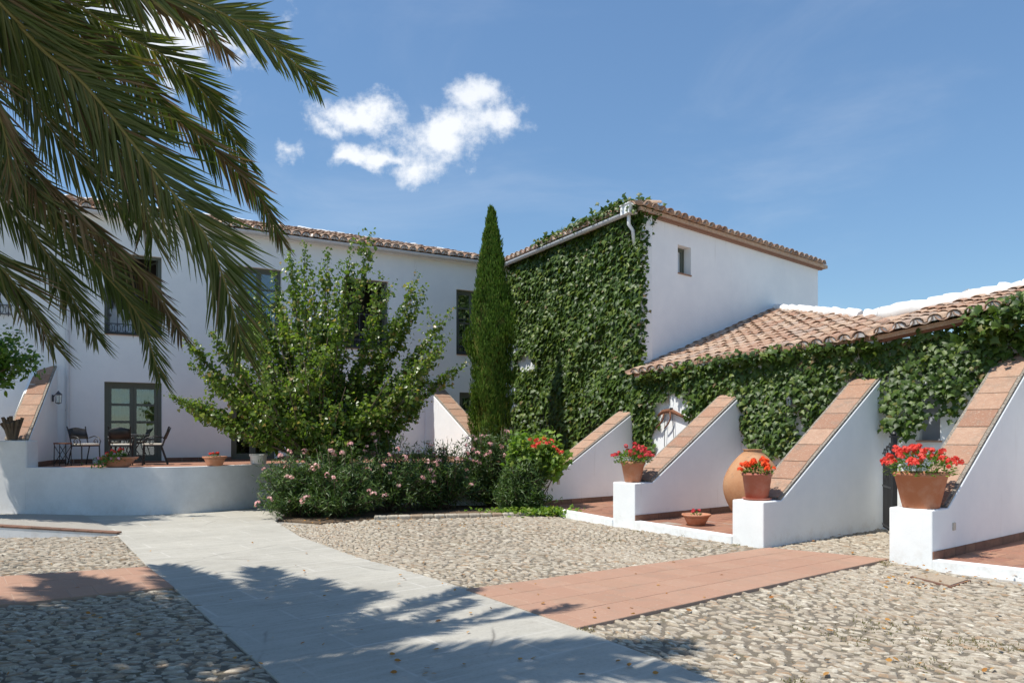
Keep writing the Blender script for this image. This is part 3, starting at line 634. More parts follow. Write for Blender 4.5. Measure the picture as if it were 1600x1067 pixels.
rf = MB().add(v+v2, [(0,1,2,3,4),(9,8,7,6,5)]+[(i,5+i,5+(i+1)%5,(i+1)%5) for i in range(5)]).build('roof', RTILE, house)
tile_roof(rf, roofA, upH, np.array([*uF,0]), 77, .262, .40, hipd, 300)
# white ridge caps
def ridge(parent, a, b, r=.11, step=.36, m=LIME, nm='ridge_tile'):
    a, b = np.array(a), np.array(b); d = unit(b-a); n_ = int(np.linalg.norm(b-a)/step)
    for k_ in range(n_):
        p = a+d*(k_*step); j = lambda: np.array([random.gauss(0,.012), random.gauss(0,.012), random.gauss(0,.016)]); MB().tube([p-d*.03+j(), p+d*.05+j(), p+d*(step*.6)+j(), p+d*(step+.03)+j()], [r*random.uniform(.95,1.1), r*1.02, r*.93, r*.84], 9).build(nm, m, parent, smooth='auto')
ridge(rf, v[4]+upH*.03+np.array([0,0,.05]), v[3]+np.array([0,0,.05]), .10, .5); ridge(rf, v[3]+np.array([0,0,.05]), v[2]+np.array([0,0,.03]), .09, .5)
def gutter(parent, a, b, r=.075, m=GUTTER):
    a, b = np.array(a, float), np.array(b, float); mb = MB(); d = unit(b-a); sd_ = unit(np.cross(d, (0,0,1))); n_ = 7; vs = []
    for p in (a, b):
        for rr in (r, r-.008):
            for k_ in range(n_+1):
                q = math.pi+math.pi*k_/n_; vs.append(p+sd_*rr*math.cos(q)+np.array([0,0,rr*math.sin(q)]))
    N_ = n_+1; fs = []
    for k_ in range(n_): fs += [(k_,k_+1,2*N_+k_+1,2*N_+k_),(N_+k_+1,N_+k_,3*N_+k_,3*N_+k_+1)]
    fs += [(0,N_,3*N_,2*N_),(n_,2*N_+n_,3*N_+n_,N_+n_),tuple(range(0,N_)),tuple(range(2*N_,3*N_))]
    return mb.add(vs, fs).build('gutter', m, parent, smooth=False)
gutter(house, (*(O+nF*.27), EV-.03), (*(O+uF*19.9+nF*.27), EV-.03), .085)
MB().box((*(O+uF*9.95+nF*.085), EV-.07), (19.8,.17,.10), np.array([*uF,0]), np.array([*nF,0])).build('eave_cornice', WHITE, house)
sp_ = facs(106)
dp = MB(); b_ = O+uF*sp_+nF*.07; dp.tube([(*b_,EV-.1),(*b_,TZ+.02)], .045, 10)
for z in (2.2,3.6,5.2): dp.tube([(*b_,z),(*b_,z+.04)], .055, 10)
dp.build('downpipe', GUTTER, house, smooth=False)

# ------------------------------------------------------------------ tall house with ivy
tall = thing('house', 'tall white house, one face covered in ivy, with a single small window', 'house', (*C0, 0))
nI = np.array([-dI[1], dI[0]]); nI = nI if nI[1] < 0 else -nI
nR = np.array([dR[1], -dR[0]]); TH = 6.98
# openings: small window on right face, ivy-hidden windows on the left face
s0, p0 = hit(1059, C0, dR); s1, p1 = hit(1079.5, C0, dR)
zt_, zb_ = zat(382, p0[1]), zat(427, p0[1])
facade('wall', C0, dR, LR, 0, TH, [(s0, s1, zb_, zt_)], .35, WHITE, tall)
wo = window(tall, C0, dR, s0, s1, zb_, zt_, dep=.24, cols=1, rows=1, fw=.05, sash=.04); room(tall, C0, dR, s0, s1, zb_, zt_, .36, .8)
MB().box((*(C0+dR*(s0+s1)/2-nR*.10), zb_+.008), (s1-s0+.0, .26, .03), np.array([*dR,0]), np.array([*nR,0])).build('window_sill', CAPT, tall)
EI = E0; lw = [(LI-facI, LI-facI2, 1.25, 2.5) for facI, facI2 in ()]
iv = lambda x: LI-hit(x, C0, dI)[0]
iops = [(iv(921), iv(950), 1.35, 2.55), (iv(850), iv(874), 1.35, 2.55)]
iops = [(min(a,b), max(a,b), c, e) for a, b, c, e in iops]
facade('wall', EI, -dI, LI-.002, 0, TH, iops, .35, WHITE, tall)
for a, b, c, e in iops:
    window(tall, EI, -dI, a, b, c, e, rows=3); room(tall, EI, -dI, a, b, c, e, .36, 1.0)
    railing(tall, EI, -dI, a-.05, b+.05, c-.1, e+.1, 6, k=-.13, scroll=False, m=IRON, r=.011)
far = C0+dR*LR; MB().box((*(far+dI*(LI/2+.35)-dR*.16), TH/2), (.3, LI, TH), np.array([*dR,0]), np.array([*dI,0])).build('wall', WHITE, tall)
MB().prism([tuple(E0-dR*-.2), tuple(E0+dR*LR), tuple(E0+dR*LR+dI*-.3), tuple(E0+dR*.2-dI*.3)], 0, TH-.01).build('wall', WHITE, tall)
apx = (C0+E0+far+(E0+dR*LR))/4
ea = [np.array([*(C0+nI*.22+nR*.22), TH+.05]), np.array([*(far+nR*.22+dR*.22), TH+.05]), np.array([*(E0+dR*LR+dR*.2+dI*.2), TH+.05]), np.array([*(E0+nI*.22), TH+.05])]
ap = np.array([*apx, TH+1.0]); lo = [x-np.array([0,0,.09]) for x in ea]
rt = MB().add(ea+lo+[ap], [(0,1,8),(1,2,8),(2,3,8),(3,0,8),(7,6,5,4)]+[(i,4+i,4+(i+1)%4,(i+1)%4) for i in range(4)]).build('roof', RTILE, tall)
upR = unit(np.array([*(-nR*math.cos(R(11))), math.sin(R(11))])); upI = unit(np.array([*(-nI*math.cos(R(11))), math.sin(R(11))]))
tile_roof(rt, ea[0]+[0,0,.0], upR, np.array([*dR,0]), 31, .305, .40, lambda s: min(1.5, s*.9+.3, (9.6-s)*.9+.3), 60, plug=False, over=.10)
tile_roof(rt, ea[3], upI, np.array([*(-dI),0]), 24, .30, .40, lambda s: min(1.5, s*.9+.3, (7.4-s)*.9+.3), 60, plug=True, over=.10)
MB().box((*(C0+dR*(LR/2+.1)+nR*.09), TH-.02), (LR+.2,.14,.05), np.array([*dR,0]), np.array([*nR,0])).build('brick_cornice', BRICK, tall)
MB().box((*(C0+dR*(LR/2+.1)+nR*.045), TH-.065), (LR+.1,.07,.035), np.array([*dR,0]), np.array([*nR,0])).build('brick_cornice', BRICK, tall)
gutter(tall, (*(E0+nI*.28), TH-.02), (*(C0+nI*.28-dI*.05), TH-.02), .085)
gutter(tall, (*(far+nR*.1+dR*.30), TH+.16), (*(far+dI*2+dR*.30), TH+.16), .08)
hp = C0+nI*.26-dI*-.12; mb = MB(); mb.box((*hp, TH+.02), (.34,.26,.22), np.array([*dI,0]), np.array([*nI,0])); mb.box((*hp, TH+.14), (.38,.30,.03), np.array([*dI,0]), np.array([*nI,0])).build('rain_hopper', WHITE, tall, bevel=.006)
MB().tube([(*hp,TH-.08),(*hp,TH-.32),(*(hp-nI*.12),TH-.45),(*(hp-nI*.16),TH-.8)], .045, 8).build('downpipe', WHITE, tall, smooth=True)

# ------------------------------------------------------------------ single storey wing on the right
wing = thing('wing_building', 'single storey white wing with a clay tile roof and ivy on its wall', 'building', (*WALL[1], 0))
ez = [zat(584, C0[1]), zat(552,WALL[1][1]), zat(526, WALL[2][1]), zat(474, WALL[3][1])]; ez.append(ez[-1]+.35)
wx0 = hit(1436, WALL[2], unit(WALL[3]-WALL[2])); wx1 = hit(1469, WALL[2], unit(WALL[3]-WALL[2]))
for i in range(4):
    a, b = WALL[i], WALL[i+1]; d = unit(b-a); L = np.linalg.norm(b-a); ops = []
    if i == 2: ops = [(wx0[0], wx1[0]+.0, zat(689, wx0[1][1]), zat(606, wx0[1][1]))]
    facade('wall', a, d, L, 0, min(ez[i], ez[i+1])-.06, ops, .30, WHITE, wing)
    n_ = np.array([d[1], -d[0]])
    for op in ops:
        MB().box((*(a+d*(op[0]+op[1])/2-n_*.20), (op[2]+op[3])/2), (op[1]-op[0], .05, op[3]-op[2]), np.array([*d,0]), np.array([*n_,0])).build('recess_panel', RECESS, wing); room(wing, a, d, *op[:4], .31, .8)  # plain panel in the window recess, its shade painted in as blue-grey
        MB().box((*(a+d*(op[0]+op[1])/2-n_*.05), op[2]+.0), (op[1]-op[0]+.06, .24, .03), np.array([*d,0]), np.array([*n_,0])).build('window_sill', CAPT, wing)
nW = unit(np.array([-.76, -.65]))
ev = [np.array([*(p+nW*.24), z]) for p, z in zip(WALL, ez)]
s_, q_ = hit(1211, C0, dR); T0 = np.array([*q_, zat(486, q_[1])])
# top of the first roof: sight line through (1350,499) against the roof plane
e0_ = ev[0]; nP = np.cross(ev[2]-ev[0], T0-ev[0]); ray = P(1352, 500, 1)-np.array([0,0,EYE]); tt = np.dot(nP, e0_-np.array([0,0,EYE]))/np.dot(nP, ray); T1 = np.array([0,0,EYE])+ray*tt
T2 = P(1600, 456, 13.6); T2b = T2+(T2-P(1352,500,tt if tt < 17 else 15.5))*.6
T1b = P(1352, 500, min(tt, 16.2))
rw = MB(); 
def roofpoly(pts, th=.08):
    n = len(pts); rw.add(list(pts)+[p-np.array([0,0,th]) for p in pts], [tuple(range(n)), tuple(range(2*n-1, n-1, -1))]+[(i,n+i,n+(i+1)%n,(i+1)%n) for i in range(n)])
roofpoly([ev[0], ev[1], ev[2], T1, T0]); roofpoly([ev[2], ev[3], T2, T1b+[0,0,0]]); roofpoly([ev[3], ev[4], T2b, T2])
rwo = rw.build('roof', RTILE, wing)
def vm(A, al, up, T, B):   # length up the slope until the line T-B, in roof coordinates
    al = unit(al); up = unit(up)
    M_ = np.stack([al, up], 1); c = [np.linalg.lstsq(M_, q-A, rcond=None)[0] for q in (T, B)]
    def f(s): u = (s-c[0][0])/(c[1][0]-c[0][0]+1e-9); return max(.2, c[0][1]+(c[1][1]-c[0][1])*u)
    return f
al1 = ev[2]-ev[0]; L1 = np.linalg.norm(al1); up1 = T0-ev[0]; 
f1 = vm(ev[0], al1, up1, T0, T1)
tile_roof(rwo, ev[0], up1, al1, int(L1/.28), .28, .385, lambda s: f1(s) , 300, over=.14)
al2 = ev[3]-ev[2]; L2 = np.linalg.norm(al2); upn = np.array([*(-nW), .27]); f2 = vm(ev[2], al2, upn, T1b, T2)
tile_roof(rwo, ev[2]+[0,0,.02], upn, al2, int(L2/.28), .28, .385, lambda s: min(f2(s), 3.5), 100, over=.16)
al3 = ev[4]-ev[3]; tile_roof(rwo, ev[3]+[0,0,.02], upn, al3, int(np.linalg.norm(al3)/.28), .28, .385, lambda s: 2.6, 60, over=.16)
ridge(rwo, T0+[0,0,.07], T1+[0,0,.07], .14, .34); ridge(rwo, T1b+[0,0,.02], T2+[0,0,.02], .20, .30); ridge(rwo, T2+[0,0,.02], T2b+[0,0,.02], .20, .30)
ridge(rwo, ev[0]+[.08,0.1,.06], T0+[.05,-.02,.04], .07, .45, WHITE, 'flashing')
for i in range(4):
    a, b = ev[i], ev[i+1]; d = unit(b-a); mid_ = (a+b)/2-np.array([*nW,0])*.08
    MB().box(mid_-[0,0,.085], (np.linalg.norm(b-a), .08, .07), d, unit(np.cross((0,0,1), d)), unit(np.cross(d, np.cross((0,0,1), d)))).build('eave_beam', WOOD if i > 1 else WHITE, wing)

# ------------------------------------------------------------------ terrace on the left
tw = [G(-260,806)[:2]*np.array([1,1]), G(-60,806)[:2], G(42,806)[:2], G(200,806.5)[:2], G(300,803.5)[:2], G(380,796)[:2], G(430,790)[:2], np.array([-3.6,18.1]), np.array([-1.4,17.7]), np.array([.5,17.75])]
back = [E0+np.array([2.6,-4.2])*.92, E0, O+uF*.0]
tw2 = [p+np.array([0,.30]) for p in tw]
MB().prism([tuple(p) for p in tw2]+[tuple(C0-[.5,-.4])]+[tuple(E0), tuple(O)], -.05, TZ).build('terrace', FLOORT); tag(bpy.data.objects['terrace'], kind='structure')
tws = thing('terrace_wall', 'low curved white retaining wall in front of the terrace', 'wall', (*tw[3], 0))
body = MB(); vv = []; n_ = len(tw)
fine = []
for i in range(n_-1):
    for u in np.linspace(0, 1, 9)[:-1]: fine.append(tw[i]*(1-u)+tw[i+1]*u)
fine.append(tw[-1]); fine = np.array(fine)
for _ in range(14): fine[1:-1] = (fine[:-2]+2*fine[1:-1]+fine[2:])/4
for p in fine:
    for (dy_, z) in ((0,-.05),(0,TZ+.03),(.30,TZ+.03),(.30,-.05)): vv.append((p[0],p[1]+dy_,z))
ff = []
for i in range(len(fine)-1):
    for k_ in range(4): ff.append((4*i+k_, 4*i+4+k_, 4*i+4+(k_+1)%4, 4*i+(k_+1)%4))
body.add(vv, ff+[(0,1,2,3),(len(vv)-1,len(vv)-2,len(vv)-3,len(vv)-4)]).build('wall', WHITE2, tws, 'auto')
zp = zat(688, tw[2][1])
pe = P(42,700,tw[2][1])[:2]
MB().box(((pe[0]-2.6), tw[2][1]+.19, zp/2), (5.2,.40,zp)).build('pier', WHITE2, tws, bevel=.03)
# left buttress
WLr = np.array(hit(90, O, uF)[1]); WLl = np.array(hit(50, O, uF)[1]); yb = tw[2][1]+.36
buttress('white buttress with clay capping and a lantern, at the left end of the terrace', P(45,0,yb)[:2], P(6,0,yb)[:2], WLr, P(52,0,WLr[1]-.1)[:2], TZ-.02, zp, .03, zat(573, WLr[1]), 7, TZ, None, None, TZ)
# middle buttress
WM = np.array(hit(690, O, uF)[1]); WMl = WM-uF*.56; Lm = 2.95
buttress('white buttress with clay capping standing between tree and cypress', WM+nF*Lm, WMl+nF*Lm, WM, WMl, TZ-.02, zat(684, (WM+nF*Lm)[1]), .04, zat(604, WM[1]), 8, None, None, None, TZ)
MB().box((*(WMl+nF*1.4+uF*-.01+[0,0]), TZ+.03), (2.9,.06,.10), np.array([*nF,0]), np.array([*uF,0])).build('x', SKIRT); bpy.data.objects['x'].name = 'coping_strip'; o_ = bpy.data.objects['coping_strip']; setparent(o_, [q for q in bpy.data.objects if q.get('label','').startswith('white buttress with clay capping standing')][0])

# ------------------------------------------------------------------ foliage
def ivy_patch(parent, region, o, d, n, L, z0, z1, dens, size, zoff, seedk, single=0, lab='leaves'):
    """region(px,py)->bool in picture terms of the traced outline, turned into wall coordinates; leaves hang off the wall"""
    N_ = int(L*(z1-z0)*dens); s = rng.uniform(-.13, L, N_); z = rng.uniform(z0, z1, N_)
    base = np.stack([o[0]+d[0]*s, o[1]+d[1]*s, z], 1)
    lump = np.array([.5+.25*sn(a*2.1+seedk, b*1.9) for a, b in zip(s, z)])
    off = .03+zoff*np.clip(lump, 0, 1)*rng.uniform(.2, 1, N_)
    pos = base+np.array([*n,0])[None]*off[:,None]
    jx = rng.normal(0, .06, (N_,2))
    keep = np.array([region(*px(p+np.array([a,0,b])), q) for p, (a, b), q in zip(pos, jx, lump)])
    pos, lump = pos[keep], lump[keep]; m_ = len(pos)
    tip = np.stack([rng.normal(0,.45,m_), rng.normal(0,.3,m_), -np.ones(m_)], 1)+np.array([*n,0])*.45
    nr = np.repeat(np.array([[*n,.75]]), m_, 0)+rng.normal(0,.42,(m_,3))
    return batch(lab, IVY, pos, tip, nr, size*rng.uniform(.45,1.35,m_), IVYM, parent, 'stuff', False, single, 'leaf')
ivyA = thing('ivy', 'dense ivy covering the tall white house from ground to gutter', 'ivy', (*(C0+dI*3),0))
polyA = [(794,470),(797,405),(806,393),(985,308),(1010,312),(1006,360),(999,400),(1006,450),(999,470),(1002,520),(1008,575),(1012,600),(1005,720),(800,720),(804,560)]
def regA(x, y, l): 
    j = 4*math.sin(x*.13+y*.21)+4*math.sin(y*.09)
    return inpoly((x+j, y), polyA) and not (math.hypot((x-822)/16, (y-565)/14) < 1) 
ivy_patch(ivyA, regA, C0, dI, nI, LI, .7, TH+.1, 520, .135, .22, 0)
# shoots over the roof edge and round the corner
def vine_line(parent, pts, n_, spread, size, m=IVYM, down=.5, tpl=IVY, name='leaves'):
    pts = [np.array(p, float) for p in pts]; seg = rng.integers(0, len(pts)-1, n_); u = rng.uniform(0,1,n_)
    P_ = np.array(pts); c = P_[seg]*(1-u[:,None])+P_[seg+1]*u[:,None]; pos = c+rng.normal(0,1,(n_,3))*np.array(spread)
    tip = rnd3(n_)+np.array([0,0,-down]); nr = rnd3(n_)*.6+np.array([-.3,-.6,.8])
    return batch(name, tpl, pos, tip, nr, size*rng.uniform(.6,1.2,n_), m, parent)
g0, g1 = np.array([*(E0+nI*.22), TH+.16]), np.array([*(C0+nI*.2), TH+.20])
vine_line(ivyA, [g0*.65+g1*.35, g0*.4+g1*.6, g1], 700, (.09,.09,.05), .13)
vine_line(ivyA, [g0*.35+g1*.65, g1], 420, (.12,.12,.08), .14)
vine_line(ivyA, [g1+[0,0,-.12], g1+[*(dR*.4),-.10], g1+[*(dR*.8),-.14]], 900, (.09,.09,.08), .12)
vine_line(ivyA, [g1+[*(dR*.5),-.05], g1+[*(dR*.55),-.45]], 200, (.07,.05,.14), .12)
vine_line(ivyA, [g1+[*(dR*.8),-.02], g1+[*(dR*1.9),-.16]], 150, (.05,.05,.04), .10)
vine_line(ivyA, [np.array([*(C0+nR*.08),3.6]), np.array([*(C0+nR*.10),6.8])], 260, (.05,.05,.3), .12)
ivyB = thing('ivy', 'ivy curtain spreading along the wall of the low right wing under its eaves', 'ivy', (*WALL[1],0))
polyB = [(960,640),(985,588),(1060,574),(1200,552),(1330,529),(1400,530),(1425,528),(1470,500),(1500,485),(1560,470),(1640,445),(1640,560),(1590,556),(1560,562),(1530,605),(1500,645),(1480,655),(1462,640),
         (1456,606),(1450,600),(1446,655),(1432,672),(1400,682),(1382,665),(1376,600),(1362,586),(1320,590),(1262,668),(1250,700),(1232,712),(1195,712),(1168,690),(1156,640),(1150,612),(1100,640),(1086,668),(1074,640),(1074,606),(1046,608),(1022,628),(1016,700),(1006,712),(985,700),(960,700)]
def regB(x, y, l):
    j = 5*math.sin(x*.11+y*.17); k_ = 4*math.sin(x*.23)
    return inpoly((x+j, y+k_), polyB) and not (math.hypot((x-1247)/9, (y-655)/24) < 1)
for i in range(4):
    a, b = WALL[i], WALL[i+1]; d = unit(b-a); n_ = np.array([d[1], -d[0]]); L = np.linalg.norm(b-a)
    ivy_patch(ivyB, regB, a, d, n_ if n_[1] < 0 else -n_, L, .7, ez[i+1]+(.02 if i < 2 else .22), 680 if i < 2 else 680, [.12,.11,.108,.108][i], .24 if i < 2 else .42, 3+i, [0,60,180,60][i])
vine_line(ivyB, [ev[2]*.35+ev[3]*.65+[-.1,-.1,-.22], ev[3]+[-.1,-.1,-.10], ev[3]*.5+ev[4]*.5+[-.1,-.1,-.05]], 900, (.13,.10,.12), .13)
vine_line(ivyB, [ev[0]+[.2,-.3,-.06], ev[1]+[0,0,-.1], ev[2]+[0,0,-.12]], 700, (.07,.06,.06), .12)
# hanging stems behind the leaves
mb = MB()
for k_ in range(26):
    u = rng.uniform(0, 1); i = min(int(u*3), 2); a, b = WALL[i], WALL[i+1]; t_ = u*3-i; p = a*(1-t_)+b*t_; z = ez[i]-.1; n_ = nW*.05
    pts = [(p[0]+n_[0]+.05*math.sin(q*3+k_), p[1]+n_[1], z-q*.22) for q in range(4)]; mb.tube(pts, .008, 5)
mb.build('stem', BARK, ivyB)

# leafy tree in front of the terrace
def branchy(parent, base, tips, r0, mid_h, nm='branch', m=BARK):
    out = []; mb = MB()
    for tp_ in tips:
        a = np.array(base)+rng.normal(0,.06,3)*[1,1,0]; b = np.array(tp_); c = a*.45+b*.55; c[2] = a[2]+(b[2]-a[2])*(.42 if b[2]-a[2] > 1 else .8); c += rng.normal(0,.10,3)
        pts = [(1-t_)**2*a+2*t_*(1-t_)*c+t_*t_*b for t_ in np.linspace(0,1,9)]; out.append(np.array(pts)); mb.tube(pts, list(np.linspace(r0*rng.uniform(.5,1), .006, 9)), 5)
    mb.build(nm, m, parent, smooth=True); return out
def shoots(lines, per, length, up, start=.35):
    res = []
    for ln_ in lines:
        for _ in range(per):
            t_ = rng.uniform(start, 1)*8; i = min(int(t_), 7); p = ln_[i]+(ln_[i+1]-ln_[i])*(t_-i); d = unit(rnd3(1)[0]*[1,1,.5]+up+unit(ln_[i+1]-ln_[i])*.6)
            res.append((p, p+d*length*rng.uniform(.4,1.2)))
    return res
def leaves_on(lines, n_, size, m, parent, tpl, spread=.06, name='leaves', end=1.0, droop=.5, single=0):
    a = np.array([l[0] for l in lines]); b = np.array([l[1] for l in lines]); i = rng.integers(0, len(lines), n_); u = rng.uniform(0,end,n_)[:,None]
    pos = a[i]*(1-u)+b[i]*u+rng.normal(0,spread,(n_,3)); tip = rnd3(n_)+np.array([0,0,-droop]); nr = rnd3(n_)*.9+np.array([-.35,-.35,.8])
    return batch(name, tpl, pos, tip, nr, size*rng.uniform(.6,1.25,n_)*(1.1-.4*u[:,0]), m, parent, 'stuff', False, single)
TD = 16.9
tree = thing('broadleaf_tree', 'bushy bright green tree with upright shoots in front of the terrace', 'tree', P(500,800,TD))
tb = P(500,795,TD); tb[2] = 0
ts = MB()
for k_ in range(4): ts.tube([tb+[.12*math.cos(k_*1.6),.12*math.sin(k_*1.6),0], tb+[.2*math.cos(k_*1.6),.2*math.sin(k_*1.6),.6], tb+[.3*math.cos(k_*1.6),.3*math.sin(k_*1.6),1.3]], [.09,.07,.055], 8)
ts.build('trunk', BARK, tree, smooth=True)
tips = []
for (x, y) in [(455,418),(476,402),(511,416),(546,410),(573,395),(590,450),(645,452),(655,470),(693,500),(712,578),(690,540),(670,560),(430,450),(405,480),(398,520),(340,535),(302,545),(312,580),(335,600),(278,624),(300,632),(330,640),(620,500),(600,470),(528,440),(490,440),(360,560),(440,480),(660,600),(650,640)]:
    tips.append(P(x, y, TD+rng.uniform(-1.0,1.0)))
inner = []
for _ in range(120):
    q = rnd3(1)[0]*rng.uniform(.35,1)**.5; inner.append(tb+np.array([q[0]*2.3+(.2 if q[2] < 0 else 0), q[1]*1.8, 2.85+q[2]*1.6]))
for _ in range(26):
    a_ = rng.uniform(0, 6.28); inner.append(tb+np.array([.25+math.cos(a_)*rng.uniform(.5,1.45), math.sin(a_)*1.4, rng.uniform(1.1,1.9)]))
lt = branchy(tree, tb+[0,0,1.0], tips, .035, 1); li = branchy(tree, tb+[0,0,.9], inner, .028, 1)
so = [(l[j], l[j+1]) for l in lt for j in range(3,8)]
leaves_on(so, 9000, .10, TREEM, tree, HEART, .085); leaves_on([(l[5], l[8]+(l[8]-l[6])*.35) for l in lt], 6500, .085, TREEM, tree, HEART, .05)
sh = shoots(lt+li, 5, .5, np.array([0,0,.7])); leaves_on(sh, 24000, .10, TREEM, tree, HEART, .085)
# left citrus tree
ct = thing('citrus_tree', 'dark green citrus tree leaning in at the left edge above the terrace pier', 'tree', (-11.0,14.3,0))
MB().tube([(-11.0,14.3,0),(-10.95,14.3,1.2),(-10.8,14.3,2.3)], [.13,.10,.08], 8).build('trunk', BARK, ct, smooth=True)
tp_ = [np.array([-10.6,14.2,3.2])+rnd3(1)[0]*rng.uniform(.8,1.45)*np.array([1.2,1.0,.62]) for _ in range(90)]
lc = branchy(ct, (-10.8,14.3,2.1), tp_, .03, 1); leaves_on(shoots(lc, 6, .35, np.array([0,0,.3])), 15000, .12, ORANGEM, ct, OVAL, .08)

st_ = thing('shade_tree', 'tall leafy tree left of the picture whose shade falls on the terrace wall', 'tree', (-12.9,13.0,0))
MB().tube([(-12.9,13.0,0),(-12.7,13.1,3),(-12.1,13.4,6.2)], [.16,.13,.09], 8).build('trunk', BARK, st_, smooth=True)
tp_ = [np.array([-11.75,13.6,7.7])+rnd3(1)[0]*rng.uniform(.7,1.5)*np.array([1.15,1.15,1.0]) for _ in range(90)]
ls_ = branchy(st_, (-12.1,13.4,6.0), tp_, .03, 1); leaves_on(shoots(ls_, 6, .35, np.array([0,0,.3])), 15000, .13, ORANGEM, st_, OVAL, .08)
# cypress
CD = 20.6; cb = P(768,700,CD); cb[2] = TZ
cyp = thing('cypress_tree', 'tall narrow dark cypress beside the ivy covered house', 'tree', cb)
MB().tube([cb, cb+[0,0,1.0]], [.10,.07], 8).build('trunk', BARK, cyp)
Hc = zat(327, CD)-TZ
def cr(h):   # radius along the height (0..1)
    pts = [(0,.34),(.06,.38),(.2,.39),(.36,.40),(.48,.49),(.56,.46),(.64,.33),(.75,.25),(.86,.16),(.94,.08),(1,.01)]
    for (a, ra), (b, rb) in zip(pts[:-1], pts[1:]):
        if a <= h <= b: return ra+(rb-ra)*(h-a)/(b-a)
    return .02
def cl(h, a): return 1+.15*math.sin(a*4+h*7+1.5*math.sin(h*13))+.13*math.sin(a*3-h*19+1)+.10*math.sin(a*7+h*37)
mb = MB(); vs = []; fs = []; nh, na = 60, 26
for i in range(nh+1):
    for j in range(na):
        h = i/nh; a = 2*math.pi*j/na; r = cr(h)*.80*cl(h, a); vs.append((cb[0]+r*math.cos(a), cb[1]+r*math.sin(a), TZ+.25+h*(Hc-.3)))
for i in range(nh):
    for j in range(na): fs.append((i*na+j, i*na+(j+1)%na, (i+1)*na+(j+1)%na, (i+1)*na+j))
mb.add(vs, fs).build('crown', CYPM, cyp, smooth=True)
N_ = 42000; h = rng.uniform(0,1,N_)**.92; a = rng.uniform(0,6.283,N_)
r = np.array([cr(x)*cl(x, y) for x, y in zip(h, a)])*rng.uniform(.82,1.06,N_)
pos = np.stack([cb[0]+r*np.cos(a), cb[1]+r*np.sin(a), TZ+.2+h*(Hc-.3)], 1)
out = np.stack([np.cos(a), np.sin(a), np.zeros(N_)], 1); tip = np.array([0,0,1.])+out*rng.uniform(.05,.45,N_)[:,None]+rng.normal(0,.16,(N_,3)); nr = out+rng.normal(0,.5,(N_,3))
K_ = 900; hk = rng.uniform(.01,.985,K_); ak = rng.uniform(0,6.283,K_); rk = np.array([cr(x)*cl(x, y) for x, y in zip(hk, ak)])*rng.uniform(.86,1.06,K_)
ci = rng.integers(0, K_, N_); uu = rng.uniform(0,1,N_); ww = (.075*np.sin(np.clip(uu,.08,1)*math.pi)**.7+.01)*np.clip(rk[ci]/.3,.35,1); th_ = rng.uniform(0,6.283,N_)
out = np.stack([np.cos(ak[ci]), np.sin(ak[ci]), np.zeros(N_)], 1)
pos = np.stack([cb[0]+rk[ci]*np.cos(ak[ci]), cb[1]+rk[ci]*np.sin(ak[ci]), TZ+.15+hk[ci]*(Hc-.3)+(uu-.3)*.42], 1)+out*(uu*.09*np.clip(rk[ci]/.3,.2,1))[:,None]+np.stack([np.cos(th_)*ww, np.sin(th_)*ww, np.zeros(N_)], 1)
tip = np.array([0,0,1.])+np.stack([np.cos(th_), np.sin(th_), np.zeros(N_)], 1)*rng.uniform(.1,.5,N_)[:,None]+out*.2; nr = out+rng.normal(0,.5,(N_,3))
batch('foliage', LANCE, pos, tip, nr, np.stack([np.full(N_,.15),rng.uniform(.07,.14,N_),np.full(N_,.2)],1), CYPM, cyp)
# stray side shoots at the right
vine_line(cyp, [cb+[.3,-.1,3.0], cb+[.62,-.1,3.35]], 160, (.07,.05,.05), .12, CYPM, -.8, LANCE, 'side_shoot'); vine_line(cyp, [cb+[.3,-.1,2.1], cb+[.58,0,2.25]], 120, (.06,.05,.04), .1, CYPM, -.8, LANCE, 'side_shoot')

# oleanders and vine
PETAL5 = PETAL
def cluster_mesh(n_, rad, size, seed):
    r = np.random.default_rng(seed); d = r.normal(size=(n_,3)); d /= np.linalg.norm(d,axis=1,keepdims=True); d[:,2] = np.abs(d[:,2])*.8-.1
    tv, tf = PETAL5; tv = np.array(tv); tf = np.array(tf); x, y, z = basis(d, np.cross(d, r.normal(size=(n_,3))), d); V_ = d[:,None]*rad*r.uniform(.6,1.1,(n_,1,1))+size*(x[:,None]*tv[None,:,0:1]+y[:,None]*tv[None,:,1:2]+z[:,None]*tv[None,:,2:3])
    return rawmesh('flower_cluster', V_.reshape(-1,3), (tf[None]+(np.arange(n_)*len(tv))[:,None,None]).reshape(-1,3))
def flowers(parent, pts, rad, size, m, n_=9, nm='flower_cluster'):
    ms = []
    for s in range(4):
        me = cluster_mesh(n_, rad, size, s+int(rad*1000)); me.materials.append(m); ms.append(me)
    for p in pts:
        o = bpy.data.objects.new(nm, random.choice(ms)); col.objects.link(o); o.location = Vector([float(q) for q in p]); s = random.uniform(.75,1.25); o.scale = (s,s,s); o.rotation_euler = (random.gauss(0,.4),random.gauss(0,.4),random.uniform(0,6)); setparent(o, parent)
